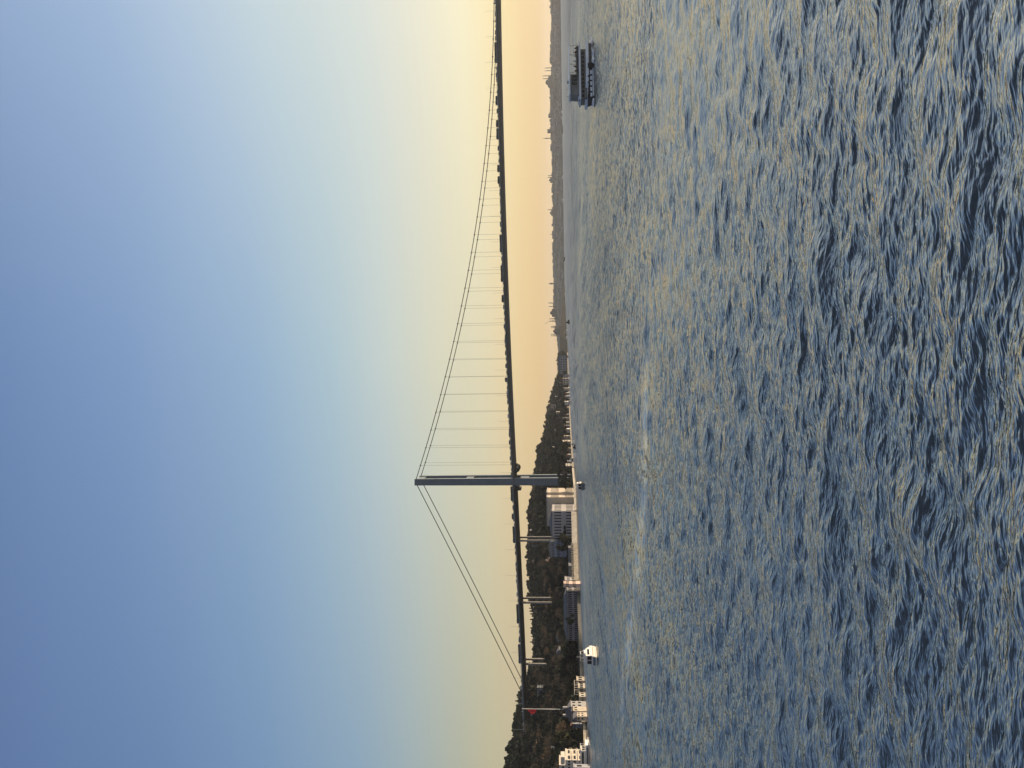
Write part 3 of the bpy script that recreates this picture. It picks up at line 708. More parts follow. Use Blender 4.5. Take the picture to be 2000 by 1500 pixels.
for z in (3.0, 5.9):
    mb = MB(); mb.box(vw, vw + 1.5, -3.6, 3.4, z - .18, z); mb.build('balcony', villaw, vil)
    mb = MB(); mb.box(vw + 1.42, vw + 1.48, -3.6, 3.4, z + .85, z + .95)
    for k in range(8): mb.box(vw + 1.42, vw + 1.48, -3.6 + k * .99, -3.54 + k * .99, z + .002, z + .85)
    mb.build('balustrade', villaw, vil)
mb = MB(); mb.box(vw - 3.5, vw + .6, -3.0, 1.6, 9.2, 11.2); mb.build('roof_terrace', villaw, vil)
pxb('waterfront_villa', 'white block with blue grey wall rising behind the modern villa', 'house', 1473, 1530, 1092, 1116, 402, d=8, rz=R(-8), st=2, nf=4, nr=2, wall=villaw, roof='flat', deep=12, wf=.5, hf=.4)
pxb('waterside_annexe', 'plain grey garden annexe at the frame edge below modern villa', 'house', 1491, 1535, 1120, 1141, 372, d=3, rz=R(-4), st=1, nf=3, nr=1, wall=mat('villa_grey', (.34, .34, .36), .8, var=.08), roof='flat')
# middle shore, right of the tower
pxb('school_building', 'wide grey waterfront building with striped bays and a rounded roof', 'building', 694, 730, 1089, 1108.5, 1640, d=20, st=3, nf=11, nr=2, wall=greyw, roof='hip', rh=5, wf=.5, hf=.7)
hs = [(738, 751, 1097, 1110.5, 1440, cream, 'cream house with two bands of windows left of grey school'), (757, 763, 1101, 1109, 1400, cream, 'bright sunlit white cube house at the water'),
 (783, 791, 1103, 1113, 1290, white, 'white waterside house between tall trees'), (790, 808, 1076, 1086, 1480, stone, 'pale house with sunlit rough wall high on slope'),
 (780, 790, 1070, 1077, 1560, cream, 'tiny cream house at the tree line'), (803, 808, 1086, 1099, 1380, cream, 'tall narrow white house under the pale slope house'),
 (815, 820, 1099, 1104, 1250, cream, 'tiny cream hut on wooded lower slope'), (836, 845, 1104, 1112, 1120, white, 'bright white boathouse by the quay steps'),
 (850, 858, 1099, 1114, 1080, cream, 'cream waterfront house with barred front first of a pair'), (859, 870, 1099, 1111, 1050, cream, 'cream waterfront house with barred front second of a pair'),
 (874, 884, 1108, 1116, 985, stone, 'low stone house behind moored boats'), (886, 897, 1106, 1117, 950, stone, 'brown stone house right of bridge tower'),
 (757, 764, 1080, 1088, 1700, stone, 'stone house with sunlit wall under ridge trees'), (846, 854, 1074, 1084, 1330, greyw, 'grey house half hidden on wooded slope')]
hs += [(731, 737, 1100, 1110, 1460, greyw, 'low grey shed beside the wide grey school'), (766, 771, 1104, 1111, 1360, stone, 'narrow stone house right beside the white cube house'), (772, 778, 1103, 1112, 1330, greyw, 'grey waterfront house between the cube house and white house'),
       (794, 800, 1106, 1113, 1270, stone, 'low stone boathouse left of white waterside house'), (808, 813, 1105, 1113, 1230, greyw, 'grey quay shed below the wooded lower slope'), (823, 829, 1106, 1113, 1180, stone, 'stone quay house halfway to the white boathouse'), (830, 835, 1101, 1110, 1170, greyw, 'tall grey house behind the white boathouse'),
       (899, 906, 1108, 1118, 900, greyw, 'grey shed by the tower foot on its right'), (907, 914, 1105, 1117, 880, stone, 'plain stone lodge nearest the tower foot')]
for a, b, vt, vb, Y, wm, lab in hs:
    pxb('shore_house' if vb > 1098 else 'hillside_house', lab, 'house', a, b, vt, vb, Y, d=5 + (a * 7 % 5), rz=R(-(a * 5 % 14)), st=2, nf=3, nr=2, wall=wm, roofm=rooft, rh=2.2, roof='hip' if (a % 2 == 0) else 'flat', deep=10)
for (y0, y1, v0, v1, Y, lab) in ((966, 972, 1055, 1058, 960, 'tiny white villa nearest the tower on dark hill'), (1002, 1009, 1052, 1057, 980, 'white gabled villa on the dark hill above the palace'), (1020, 1028, 1051, 1057, 980, 'second white villa on the dark hill above palace'), (1033, 1047, 1036, 1050, 1060, 'pale apartment house near ridge above palace')):
    pxb('hillside_house', lab, 'house', y0, y1, v0, v1, Y, d=5, rz=R(-12), st=2, nf=3, nr=2, wall=greyw if v0 > 1040 else greyw, roofm=rooft, roof='gable', rh=1.5, deep=14)

zones = [('above the palace annexe', 1050, 1110, 1042, 1066, 3), ('above the long barracks', 1150, 1235, 1058, 1085, 4), ('between long barracks and apartment block', 1262, 1330, 1060, 1098, 4), ('on the slope left of the flagpole', 1395, 1465, 1042, 1090, 5),
         ('on the wooded slope right of the tower', 800, 905, 1066, 1100, 6), ('behind the shore houses', 745, 830, 1084, 1098, 4)]
g = random.Random(77)
for zn, ya, yb, va, vb_, k in zones:
    for i in range(k):
        yy = ya + (yb - ya) * (i + g.uniform(.2, .8)) / k; vv = g.uniform(va, vb_); hw = g.uniform(4, 7.5); hh = g.uniform(5, 8.5)
        pxb('hillside_house', f'small dim house half hidden in the trees {zn}', 'house', yy - hw, yy + hw, vv - hh, vv, 800, d=g.uniform(5, 8), rz=R(g.uniform(-20, 5)), st=2, nf=3, nr=2, group=f'small houses {zn}',
            wall=g.choice([greyw, mat('dark_render', (.17, .18, .19), .85), mat('ochre_wall', (.24, .19, .14), .85), stone]), roofm=g.choice([rooft, roofg, rooft]), roof=g.choice(['hip', 'gable', 'flat']), rh=1.6, deep=8)
# sea walls along the shore
def shore_pt(y): 
    s = s_of(y); D = float(lerp(SHORE, y)); return Vector((s * D, D, 0))
def seawall(label, y0, y1, h, m, merlon=False, thick=2.0, off=0.4, n=40):
    ys = np.linspace(y0, y1, n); mb = MB(); rings = []
    for y in ys:
        p = shore_pt(y); nrm = Vector((0.35, -0.94, 0)); a = p + nrm * off; b = a - nrm * thick
        rings.append([(a.x, a.y, -2), (a.x, a.y, h), (b.x, b.y, h), (b.x, b.y, -2)])
    mb.loft(rings); o = empty('sea_wall', shore_pt((y0 + y1) / 2), 0, label, 'wall'); inv = Matrix.Translation(-o.location)
    q = mb.build('wall', m, o); q.matrix_parent_inverse = inv
    mb = MB(); r2 = []
    for y in ys:
        p = shore_pt(y); nrm = Vector((0.35, -0.94, 0)); a = p + nrm * (off + .12); b = p + nrm * (off + .001)
        r2.append([(a.x, a.y, -2), (a.x, a.y, .85), (b.x, b.y, .85), (b.x, b.y, -2)])
    mb.loft(r2); q = mb.build('tide_band', mat('wet_stone', (.06, .06, .055), .7, var=.3), o); q.matrix_parent_inverse = inv
    mb = MB()
    if merlon:
        for y in np.linspace(y0, y1, int(abs(y1 - y0) / 3.2)):
            p = shore_pt(y) + Vector((0, .6, 0)); mb.box(p.x - .45, p.x + .45, p.y - .45, p.y + .45, h + .003, h + 1.5)
            mb.box(p.x - .55, p.x + .55, p.y - .55, p.y + .55, h + 1.5, h + 1.75)
        q = mb.build('post', quaym, o); q.matrix_parent_inverse = inv
    return o
seawall('tan stone sea wall below the bridge tower', 915, 998, 2.6, stone)
seawall('sunlit tan sea wall in front of palace garden', 1000, 1062, 5.2, stone)
seawall('long sea wall with evenly spaced posts below the sheds', 1062, 1134, 4.2, quaym, True)
seawall('dark low quay wall below the long barracks', 1134, 1322, 2.4, mat('wet_stone', (.06, .06, .055), .7, var=.3))
seawall('cream stone quay wall below mansion terrace', 1322, 1412, 3.0, stone)
seawall('low quay edge with sunlit coping below dark hedge', 1412, 1560, 2.2, quaym)
seawall('rough stone quay along the boats right of tower', 690, 914, 2.0, quaym)

# flagpole with a drooping red flag
pb = P(1385.5, 1096, 560); pt = P(1385.5, 1021, 560)
fp = empty('flagpole', (pb.x, pb.y, pb.z - 6), 0, 'tall white flagpole rising from the trees behind the mansion', 'flagpole')
mb = MB(); mb.tube([(0, 0, 0), (0, 0, pt.z - pb.z + 6)], [.38, .22], 8); mb.build('pole', white, fp)
mb = MB(); mb.lathe([(.05, 0), (.38, .15), (.38, .45), (.05, .6)], 8); mb.build('finial', white, fp, loc=(0, 0, pt.z - pb.z + 6))
ft, fb_ = P(1385.5, 1029, 560).z, P(1385.5, 1048, 560).z
n_, k_ = 16, 22; vs = []; fs = []
for j in range(k_):
    t = j / (k_ - 1)
    for i in range(n_):
        u = i / (n_ - 1); wd = 3.1 * (math.sin(math.pi * min(1, t * .93 + .07)) ** .7)
        vs.append((-.38 - u * wd, .55 * math.sin(u * 9 + t * 3) * u, ft - (ft - fb_) * t - 1.2 * u * (1 - t)))
for j in range(k_ - 1):
    for i in range(n_ - 1): fs.append((j * n_ + i, j * n_ + i + 1, (j + 1) * n_ + i + 1, (j + 1) * n_ + i))
o = MB().add(vs, fs).build('flag', redc, None, True); o.location = (pb.x, pb.y, 0)
md = o.modifiers.new('thick', 'SOLIDIFY'); md.thickness = .05
tag(o, 'limp red flag hanging from the tall white flagpole', 'flag')

# ------------------------------------------------------------------ far landmarks
farstone = mat('far_stone', (0.13, 0.12, 0.11), .9, var=.15)
def mosque(label, y, vt, w, minarets, Y=4150.0, sub=True):
    p = P(y, vt, Y); base = float(fz(y)) - 14 if Y > 3500 else p.z - 30
    o = empty('mosque', (p.x, Y, base), 0, label, 'mosque'); wd = w * Y / 1500 / 2; h = p.z - base
    mb = MB(); r = wd * .62
    mb.box(-wd, wd, -wd, wd, 0, max(3, h - r * 1.25)); mb.build('hall', farstone, o)
    mb = MB(); zb = h - r * 1.25
    mb.lathe([(r, zb), (r, zb + r * .25)] + [(r * math.cos(a), zb + r * .25 + r * .92 * math.sin(a)) for a in np.linspace(.05, 1.5, 9)] + [(r * .04, h)], 20); mb.build('dome', farstone, o, True)
    for dx in (-1, 1):
        mb = MB(); rr = wd * .42
        mb.lathe([(rr, 0.0), (rr, zb - rr * .5)] + [(rr * math.cos(a), zb - rr * .5 + rr * math.sin(a)) for a in np.linspace(.05, 1.5, 6)], 12); mb.build('half_dome', farstone, o, True, loc=(dx * wd * .85, 0, 0))
    for my, mv in minarets:
        q = P(my, mv, Y); mh = q.z - base; rr = 2.0 * Y / 4150
        mb = MB(); mb.lathe([(rr * 1.15, 0), (rr, mh * .62), (rr * 1.7, mh * .64), (rr * 1.7, mh * .67), (rr * .85, mh * .68), (rr * .8, mh * .84), (rr, mh * .845), (.1, mh)], 8)
        mb.build('minaret', farstone, o, loc=(q.x - p.x, -wd * .3, 0))
mosque('large domed mosque with four minarets on far skyline above ferry', 161, 1065, 17, [(134, 1063.5), (139.5, 1063.5), (149.5, 1058), (155, 1058.5)])
mosque('domed mosque with two minarets midway along the far skyline', 352, 1072, 9, [(343.5, 1069), (347, 1069)])
mosque('small domed mosque with one minaret on the far skyline', 416, 1073.5, 9, [(410, 1069)])
mosque('broad domed mosque with two near minarets on far skyline', 611, 1074, 13, [(592, 1070), (599, 1071), (623, 1072), (627, 1074)], 3300)
mosque('dark domed mosque at the left end of the far shore', 647, 1080, 10, [(637.5, 1074.5), (640, 1075), (653, 1075), (656, 1075)], 2900)
def tower(label, y, vt, w, Y=4150, name='stone_tower'):
    p = P(y, vt, Y); base = float(fz(y)) - 12; h = p.z - base; r = w * Y / 3000
    o = empty(name, (p.x, Y, base), 0, label, 'tower')
    mb = MB(); mb.lathe([(r, 0), (r * .9, h * .45), (r * 1.25, h * .48), (r * 1.25, h * .62)], 12); mb.build('shaft', farstone, o)
    mb = MB(); mb.lathe([(r * .8, h * .62), (r * .7, h * .75), (r * .3, h * .82), (.1, h)], 12); mb.build('spire', farstone, o)
tower('tall slim spired tower standing alone on the far skyline', 270.5, 1058, 1.8)
tower('squat pointed tower on far skyline left of midway', 554, 1070, 3.0)
tower('small thin spire on far skyline beside low blocks', 458, 1072, .9)
tower('tiny spire second from the squat pointed tower', 475, 1075, .9)
tower('thin spire at the right edge of the far skyline', 2, 1070, .8)
def farblock(label, y0, y1, vt, Y=4200):
    pxb('distant_block', label, 'building', y0, y1, vt, lerp(FSKY, (y0 + y1) / 2) + 3, Y, d=20, st=4, nf=6, nr=2, wall=farstone, roof='flat')
farblock('square hazy tower block beside the tall slim spire', 252, 258, 1069)
farblock('wide hazy block on far skyline right of large mosque', 112, 121, 1073.5)
farblock('hazy apartment block left of the large mosque', 222, 228, 1071)
# construction crane between the two left mosques
p = P(628, 1080, 2950); q = P(632.6, 1063.6, 2950)
cr = empty('tower_crane', (p.x, 2950, p.z - 18), 0, 'thin construction crane with raised jib on far skyline', 'crane')
mb = MB(); top = P(628, 1072, 2950); mb.box(-.6, .6, -.6, .6, 0, top.z - p.z + 18); mb.build('mast', farstone, cr)
mb = MB(); mb.tube([(4, 0, top.z - p.z + 15), (0, 0, top.z - p.z + 18), (q.x - p.x, 0, q.z - p.z + 18)], .5, 4); mb.build('jib', farstone, cr)

# ------------------------------------------------------------------ boats
def hull_mb(Lh, B, fb, sheer=0.8, draft=0.5, bow=1.4, tr=0.9, n=14):
    """bow at +x, transom at -x"""
    mb = MB(); rings = []
    for k in range(n):
        t = k / (n - 1); x = -Lh / 2 + Lh * t
        w = B / 2 * (tr + (1 - tr) * min(1, t * 3)) * (1 - max(0, (t - .55) / .45) ** 2.2)
        w = max(w, .05); top = fb + sheer * max(0, t - .3) ** 2 * 2; rk = bow * max(0, (t - .7) / .3) ** 2
        rings.append([(x, 0, -draft * (1 - t * .3)), (x, -w * .72, -draft * .2), (x + rk * .6, -w * .93, fb * .4), (x + rk, -w, top), (x + rk, w, top), (x + rk * .6, w * .93, fb * .4), (x, w * .72, -draft * .2)])
    return mb.loft(rings)
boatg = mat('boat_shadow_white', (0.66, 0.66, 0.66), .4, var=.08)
def cabin_cruiser(label, c, rz, Lh, B, scale=1.0, hm=None):
    o = empty('motor_boat', c, rz, label, 'boat'); o.scale = (scale,) * 3
    hull_mb(Lh, B, 1.7, .8, .6).build('hull', hm or white, o)
    mb = MB(); mb.loft([hull_ring(Lh, B, 1.15, t) for t in np.linspace(0, 1, 12)]) if False else None
    cw = B * .42
    mb = MB(); mb.loft([[(x, -cw, 1.55), (x, cw, 1.55), (x - r_, cw * .9, h), (x - r_, -cw * .9, h)] for x, h, r_ in ((-Lh * .42, 3.7, 0), (Lh * .05, 3.7, 0), (Lh * .22, 3.3, .5), (Lh * .3, 2.2, .3))]); cab = mb.build('cabin', white, o)
    for s in (-1, 1):
        mb = MB(); mb.box(-Lh * .34, Lh * .04, -.03, .03, 2.55, 3.3); mb.build('window', glass, cab, loc=(0, s * cw * .965, 0))
    mb = MB(); mb.box(-.04, .04, -cw * .8, -cw * .08, 1.8, 3.3); mb.build('window', glass, cab, loc=(-Lh * .42 - .03, 0, 0))
    mb = MB(); mb.box(-.04, .04, cw * .08, cw * .8, 1.8, 3.3); mb.build('door', black, cab, loc=(-Lh * .42 - .03, 0, 0))
    mb = MB(); mb.box(-.05, .05, -B * .36, B * .36, .45, 1.35); mb.build('transom_panel', mat('boat_grey', (.14, .17, .2), .5), o, loc=(-Lh / 2 - .04, 0, 0))
    mb = MB(); mb.box(-Lh * .46, Lh * .08, -cw * 1.05, cw * 1.05, 3.71, 3.83); mb.box(-Lh * .2, Lh * .05, -cw * .8, cw * .8, 3.83, 4.4); mb.build('flybridge', white, o)
    mb = MB()
    for s in (-1, 1):
        mb.tube([(-Lh * .3, s * cw * .8, 3.8), (-Lh * .22, s * cw * .7, 5.6), (-Lh * .05, s * cw * .7, 5.6), (0, s * cw * .75, 4.4)], .09, 6)
    mb.box(-Lh * .24, -Lh * .03, -cw * .75, cw * .75, 5.6, 5.7); mb.tube([(-Lh * .2, 0, 5.7), (-Lh * .2, 0, 7.0)], .05, 5); mb.build('radar_arch', white, o)
    mb = MB()
    for t in np.linspace(.55, .98, 8):
        x = -Lh / 2 + Lh * t; w = B / 2 * (1 - max(0, (t - .55) / .45) ** 2.2) * .92; rk = 1.4 * max(0, (t - .7) / .3) ** 2; zt = 1.7 + .8 * max(0, t - .3) ** 2 * 2
        for s in (-1, 1): mb.tube([(x + rk, s * w, zt), (x + rk, s * w, zt + .7)], .025, 4)
    mb.build('guard_rail', mat('galvanised', (.3, .3, .3), .5), o)
    for s in (-1, 1):
        mb = MB(); mb.box(-Lh / 2 + .4, Lh * .18, -.06, .06, 1.28, 1.42); mb.build('rub_rail', mat('brown_rail', (.16, .06, .03), .6), o, loc=(0, s * B * .5, 0))
    return o
pc = W(1284, 1165.5)
cabin_cruiser('white cabin cruiser seen from astern with sunlit side off the barracks quay', (pc.x, pc.y + 3, 0), R(80), 9.5, 4.3, 0.98)
pc = W(949, 1141)
cabin_cruiser('small dark motor boat passing the palace quay below tower', (pc.x, pc.y + 2, 0), R(88), 9.5, 4.6, 0.92, mat('navy_hull', (.02, .03, .045), .4))
# yacht along the left quay: stern lit, the side in shade
ly = empty('motor_yacht', (0, 0, 0), 0, 'long white motor yacht moored below the white villa', 'yacht')
py_ = W(1452, 1150.5); Ly_ = 24.0
ly.location = (py_.x - Ly_ * .46, py_.y + 2.0, 0); ly.rotation_euler = (0, 0, math.pi + R(-12))
hull_mb(Ly_, 4.6, 1.9, .9, .7, 2.5, .95).build('hull', boatg, ly)
mb = MB(); mb.loft([[(x, -1.9, 1.85), (x, 1.9, 1.85), (x - .2, 1.75, h), (x - .2, -1.75, h)] for x, h in ((-Ly_ * .36, 4.2), (0, 4.2), (Ly_ * .16, 3.9), (Ly_ * .24, 2.4))]); cab = mb.build('cabin', white, ly)
for s in (-1, 1):
    mb = MB(); mb.box(-Ly_ * .33, Ly_ * .1, -.04, .04, 2.7, 3.6); mb.build('window', glass, cab, loc=(0, s * 1.87, 0))
    mb = MB(); mb.box(-Ly_ * .45, Ly_ * .3, -.05, .05, .75, 1.15); mb.build('hull_window', black, ly, loc=(0, s * 2.29, 0))
mb = MB(); mb.box(-.05, .05, -1.5, -.15, 2.1, 3.7); mb.box(-.05, .05, .15, 1.5, 2.1, 3.7); mb.build('stern_window', glass, cab, loc=(-Ly_ * .36 - .1, 0, 0))
mb = MB(); mb.box(-Ly_ * .42, 0, -2, 2, 4.22, 4.38)
for s in (-1, 1): mb.tube([(-Ly_ * .41, s * 1.8, 1.9), (-Ly_ * .41, s * 1.8, 4.2)], .08, 5); mb.tube([(-Ly_ * .3, s * 1.7, 4.4), (-Ly_ * .22, s * 1.5, 5.8), (-Ly_ * .12, s * 1.5, 5.8)], .08, 5)
mb.build('sun_roof', white, ly)
mb = MB(); mb.box(-Ly_ / 2 - 1.4, -Ly_ / 2, -2, 2, .35, .6); mb.build('bathing_platform', white, ly)

ferryw = mat('ferry_shade_white', (.66, .73, .80), .45, var=.06)  # white paint with the blue of sky-lit shade mixed into its colour
# two-deck ferry, bow to the left, broadside on
fc = W(141, 1159.5); px_m = fc.y / 1500
FLn = 131 * px_m
fer = empty('passenger_ferry', (fc.x, fc.y + 3, 0), math.pi + R(5), 'two deck white passenger ferry with people on its open upper deck', 'ferry')
def fz_(v): return (1159.5 - v) * px_m
hz = fz_(1147); Lf = FLn; B = 5.6
def fx(y): return (y - 141) * px_m * 0.98        # local +x is the bow, toward larger photo rows
mb = MB(); rings = []
for t in np.linspace(0, 1, 20):
    x = fx(80) + (fx(196) - fx(80)) * t
    w = B / 2 * (.88 + .12 * min(1, t * 4)) * (1 - max(0, (t - .62) / .38) ** 2.2); w = max(w, .06)
    rk = 1.4 * max(0, (t - .75) / .25) ** 2; tp = hz - .35 + .75 * max(0, t - .45) ** 2 * 2.2
    rings.append([(x, 0, -.7), (x, -w * .8, -.3), (x + rk * .5, -w * .95, .5), (x + rk, -w, tp), (x + rk, w, tp), (x + rk * .5, w * .95, .5), (x, w * .8, -.3)])
mb.loft(rings); hullf = mb.build('hull', mat('hull_dark', (.05, .055, .06), .5), fer)
mb = MB(); rings = []
for t in np.linspace(0, 1, 20):     # light bulwark band on top of the hull
    x = fx(76) + (fx(200) - fx(76)) * t; w = B / 2 * (.88 + .12 * min(1, t * 4)) * (1 - max(0, (t - .62) / .38) ** 2.2) + .06
    tp = hz - .35 + .75 * max(0, t - .45) ** 2 * 2.2; rk = 1.4 * max(0, (t - .75) / .25) ** 2
    rings.append([(x + rk, -w, tp - .12), (x + rk, w, tp - .12), (x + rk, w, tp + .72), (x + rk, w - .12, tp + .72), (x + rk, w - .12, tp + .02), (x + rk, -w + .12, tp + .02), (x + rk, -w + .12, tp + .72), (x + rk, -w, tp + .72)])
mb.loft(rings); mb.build('bulwark', ferryw, fer)
for s in (-1, 1):
    mb = MB(); mb.box(fx(123), fx(190), -.05, .05, .02, .38); mb.build('water_line_band', ferryw, hullf, loc=(0, s * (B / 2 - .05), 0))
    for k in range(5):
        mb = MB(); x0 = fx(138 + k * 11.5); mb.box(x0, x0 + 1.15, -.05, .05, .5, 1.05); mb.build('hull_panel', ferryw, hullf, loc=(0, s * (B / 2 + .0), 0))
d1 = hz + .1; d2 = fz_(1132.5); d3 = fz_(1113.5)
mb = MB(); mb.box(fx(92), fx(193), -B / 2 + .35, B / 2 - .35, d1, d2 - .3); sal = mb.build('saloon', mat('saloon_dark', (.11, .12, .12), .5), fer)
for s in (-1, 1):
    for k in range(11):
        x0 = fx(97 + k * 8.8); mb = MB(); mb.box(x0, x0 + 1.0, -.03, .03, d1 + .75, d2 - .55); mb.build('window', glass, sal, loc=(0, s * (B / 2 - .34), 0))
mb = MB(); mb.box(fx(79), fx(196), -B / 2 + .1, B / 2 - .1, d2 - .3, d2 - .1)
for s in (-1, 1): mb.box(fx(79), fx(196), s * (B / 2 - .1) - .05, s * (B / 2 - .1) + .05, d2 - .32, d2 + .22)
mb.build('upper_deck', ferryw, fer)
for s in (-1, 1):
    mb = MB()
    for z in (d2 + .55, d2 + .95): mb.tube([(fx(80), s * (B / 2 - .15), z), (fx(150), s * (B / 2 - .15), z)], .035, 5)
    for x in np.linspace(fx(80), fx(150), 13): mb.tube([(x, s * (B / 2 - .15), d2 + .2), (x, s * (B / 2 - .15), d2 + .97)], .03, 4)
    mb.box(fx(86), fx(150), s * (B / 2 - .2) - .02, s * (B / 2 - .2) + .02, d2 + .2, d2 + .85)
    mb.build('guard_rail', mat('rail_dark', (.06, .065, .07), .6), fer)
mb = MB(); mb.loft([[(x, -B / 2 + .5, d2 - .1), (x, B / 2 - .5, d2 - .1), (x - r_, B / 2 - .5, d3 - .12), (x - r_, -B / 2 + .5, d3 - .12)] for x, r_ in ((fx(143), 0), (fx(186), .35))]); wh = mb.build('wheelhouse', mat('wheelhouse_grey', (.14, .155, .16), .5), fer)
for s in (-1, 1):
    for k in range(3):
        x0 = fx(145 + k * 7); mb = MB(); mb.box(x0, x0 + .8, -.03, .03, d2 + .8, d3 - .5); mb.build('window', glass, wh, loc=(0, s * (B / 2 - .49), 0))
mb = MB(); mb.loft([[(fx(80), -B / 2 + .1, d3), (fx(80), B / 2 - .1, d3), (fx(80), B / 2 - .1, d3 + .12), (fx(80), 0, d3 + .25), (fx(80), -B / 2 + .1, d3 + .12)],
    [(fx(185), -B / 2 + .1, d3 - .1), (fx(185), B / 2 - .1, d3 - .1), (fx(185), B / 2 - .1, d3 + .32), (fx(185), 0, d3 + .45), (fx(185), -B / 2 + .1, d3 + .32)]]); mb.build('canopy', ferryw, fer)
mb = MB()
for x in (fx(84), fx(104), fx(124), fx(140)):
    for s in (-1, 1): mb.tube([(x, s * (B / 2 - .25), d2 - .1), (x, s * (B / 2 - .25), d3 + .05)], .05, 5)
mb.build('canopy_posts', mat('rail_dark', (.06, .065, .07), .6), fer)
mb = MB(); mb.tube([(fx(166), 0, d3 + .3), (fx(166), 0, d3 + 2.1)], .04, 5); mb.box(fx(166) - .5, fx(166) + .3, -.05, .05, d3 + 1.0, d3 + 1.07); mb.build('mast', mat('galvanised', (.3, .3, .3), .5), fer)
mb = MB(); mb.box(fx(149), fx(153), -.5, .5, d3 + .3, d3 + .85); mb.tube([(fx(181), 0, d3 + .3), (fx(181), 0, d3 + .9)], .12, 6); mb.build('roof_gear', greyw, fer)
mb = MB(); mb.box(fx(123), fx(133), -.2, .2, -.05, hz - .2); mb.build('boarding_sponson', black, fer, loc=(0, B / 2 + .1, 0))
for s in (-1, 1):
    for k in range(4):
        mb = MB(); mb.lathe([(.12, 0), (.22, .1), (.22, .5), (.12, .6)], 8); mb.build('fender', black, fer, loc=(fx(150 + k * 13), s * (B / 2 + .22), hz - .7))
mb = MB(); mb.box(fx(186), fx(195), -1.6, 1.6, d2 + .2, d2 + .5); mb.build('bow_bench', ferryw, fer)
def make_person(coat, trousers):
    o = empty('person', (0, 0, 0), 0, 'x', 'person')
    me = bpy.data.meshes.new('body')
    pts = [(0, 0, .92), (0, 0, 1.15), (0, 0, 1.4), (0, 0, 1.52), (0, .01, 1.66), (0, .01, 1.78), (.2, 0, 1.4), (.26, .05, 1.14), (.2, .22, .98), (-.2, 0, 1.4), (-.26, .05, 1.14), (-.2, .22, .98),
           (.1, 0, .9), (.11, .02, .5), (.11, 0, .08), (.12, .14, .04), (-.1, 0, .9), (-.11, .02, .5), (-.11, 0, .08), (-.12, .14, .04)]
    ed = [(0, 1), (1, 2), (2, 3), (3, 4), (4, 5), (2, 6), (6, 7), (7, 8), (2, 9), (9, 10), (10, 11), (0, 12), (12, 13), (13, 14), (14, 15), (0, 16), (16, 17), (17, 18), (18, 19)]
    rad = [.15, .15, .17, .06, .1, .085, .075, .05, .035, .075, .05, .035, .095, .065, .045, .04, .095, .065, .045, .04]
    me.from_pydata(pts, ed, []); b = bpy.data.objects.new('body', me); COL.objects.link(b)
    sk = b.modifiers.new('skin', 'SKIN'); 
    for v, r_ in zip(me.skin_vertices[0].data, rad): v.radius = (r_, r_ * .8)
    me.skin_vertices[0].data[0].use_root = True
    b.modifiers.new('sub', 'SUBSURF').levels = 1
    dg = bpy.context.evaluated_depsgraph_get(); nm = bpy.data.meshes.new_from_object(b.evaluated_get(dg)); bpy.data.objects.remove(b)
    nm.materials.clear(); nm.materials.append(mat('skin', (.35, .22, .16), .6)); link('body', nm, o)
    mb = MB(); mb.lathe([(.2, .8), (.2, 1.0), (.215, 1.3), (.2, 1.42), (.08, 1.52)], 10); mb.tube([(.19, 0, 1.4), (.27, .05, 1.14), (.21, .2, 1.0)], [.1, .075, .06], 6); mb.tube([(-.19, 0, 1.4), (-.27, .05, 1.14), (-.21, .2, 1.0)], [.1, .075, .06], 6); mb.build('jacket', coat, o)
    mb = MB()
    for s in (-1, 1): mb.tube([(s * .1, 0, .9), (s * .11, .02, .5), (s * .11, 0, .1)], [.125, .09, .07], 6)
    mb.build('trousers', trousers, o)
    mb = MB(); mb.lathe([(.115, 1.66), (.125, 1.74), (.1, 1.82), (.03, 1.86)], 8); mb.build('hair', black, o, loc=(0, -.015, 0))
    return o
cl = [mat('cloth_navy', (.02, .025, .05)), mat('cloth_black', (.015, .015, .015)), mat('cloth_brown', (.08, .05, .03)), mat('cloth_grey', (.12, .12, .12)), mat('cloth_white', (.6, .58, .55))]
ppl = [(87, 0, 0, 'person in navy jacket standing furthest aft on ferry upper deck'), (91, 1, -1.4, 'person in black coat second from the ferry stern by far rail'), (95, 2, .2, 'person in brown jacket third from the ferry stern'), (99.5, 1, -.5, 'person in black coat standing tall among aft passengers'),
       (105, 3, .3, 'person in grey coat midway along the open upper deck'), (110, 0, -1.2, 'person in navy jacket near the far rail midway'), (115, 4, .4, 'person in white jacket standing out on open upper deck'), (120, 4, -1.0, 'person in white top behind the rail left of midway'), (126, 1, .2, 'person in black coat two from the wheelhouse'), (133, 2, -.3, 'person in brown jacket next to the wheelhouse')]
P0 = {}
for y, ci, dy, lab in ppl:
    if ci not in P0: o = P0[ci] = make_person(cl[ci], cl[(ci + 1) % 4])
    else: o = copy_tree(P0[ci])
    lv = Vector((fx(y), 1.7 + dy, d2 - .1)); o.location = fer.matrix_basis @ lv; o.rotation_euler = (0, 0, random.uniform(2.4, 3.8)); o['label'] = lab; o['group'] = 'passengers on the ferry'
    o.scale = (1, 1, 0.95 + .06 * math.sin(y))
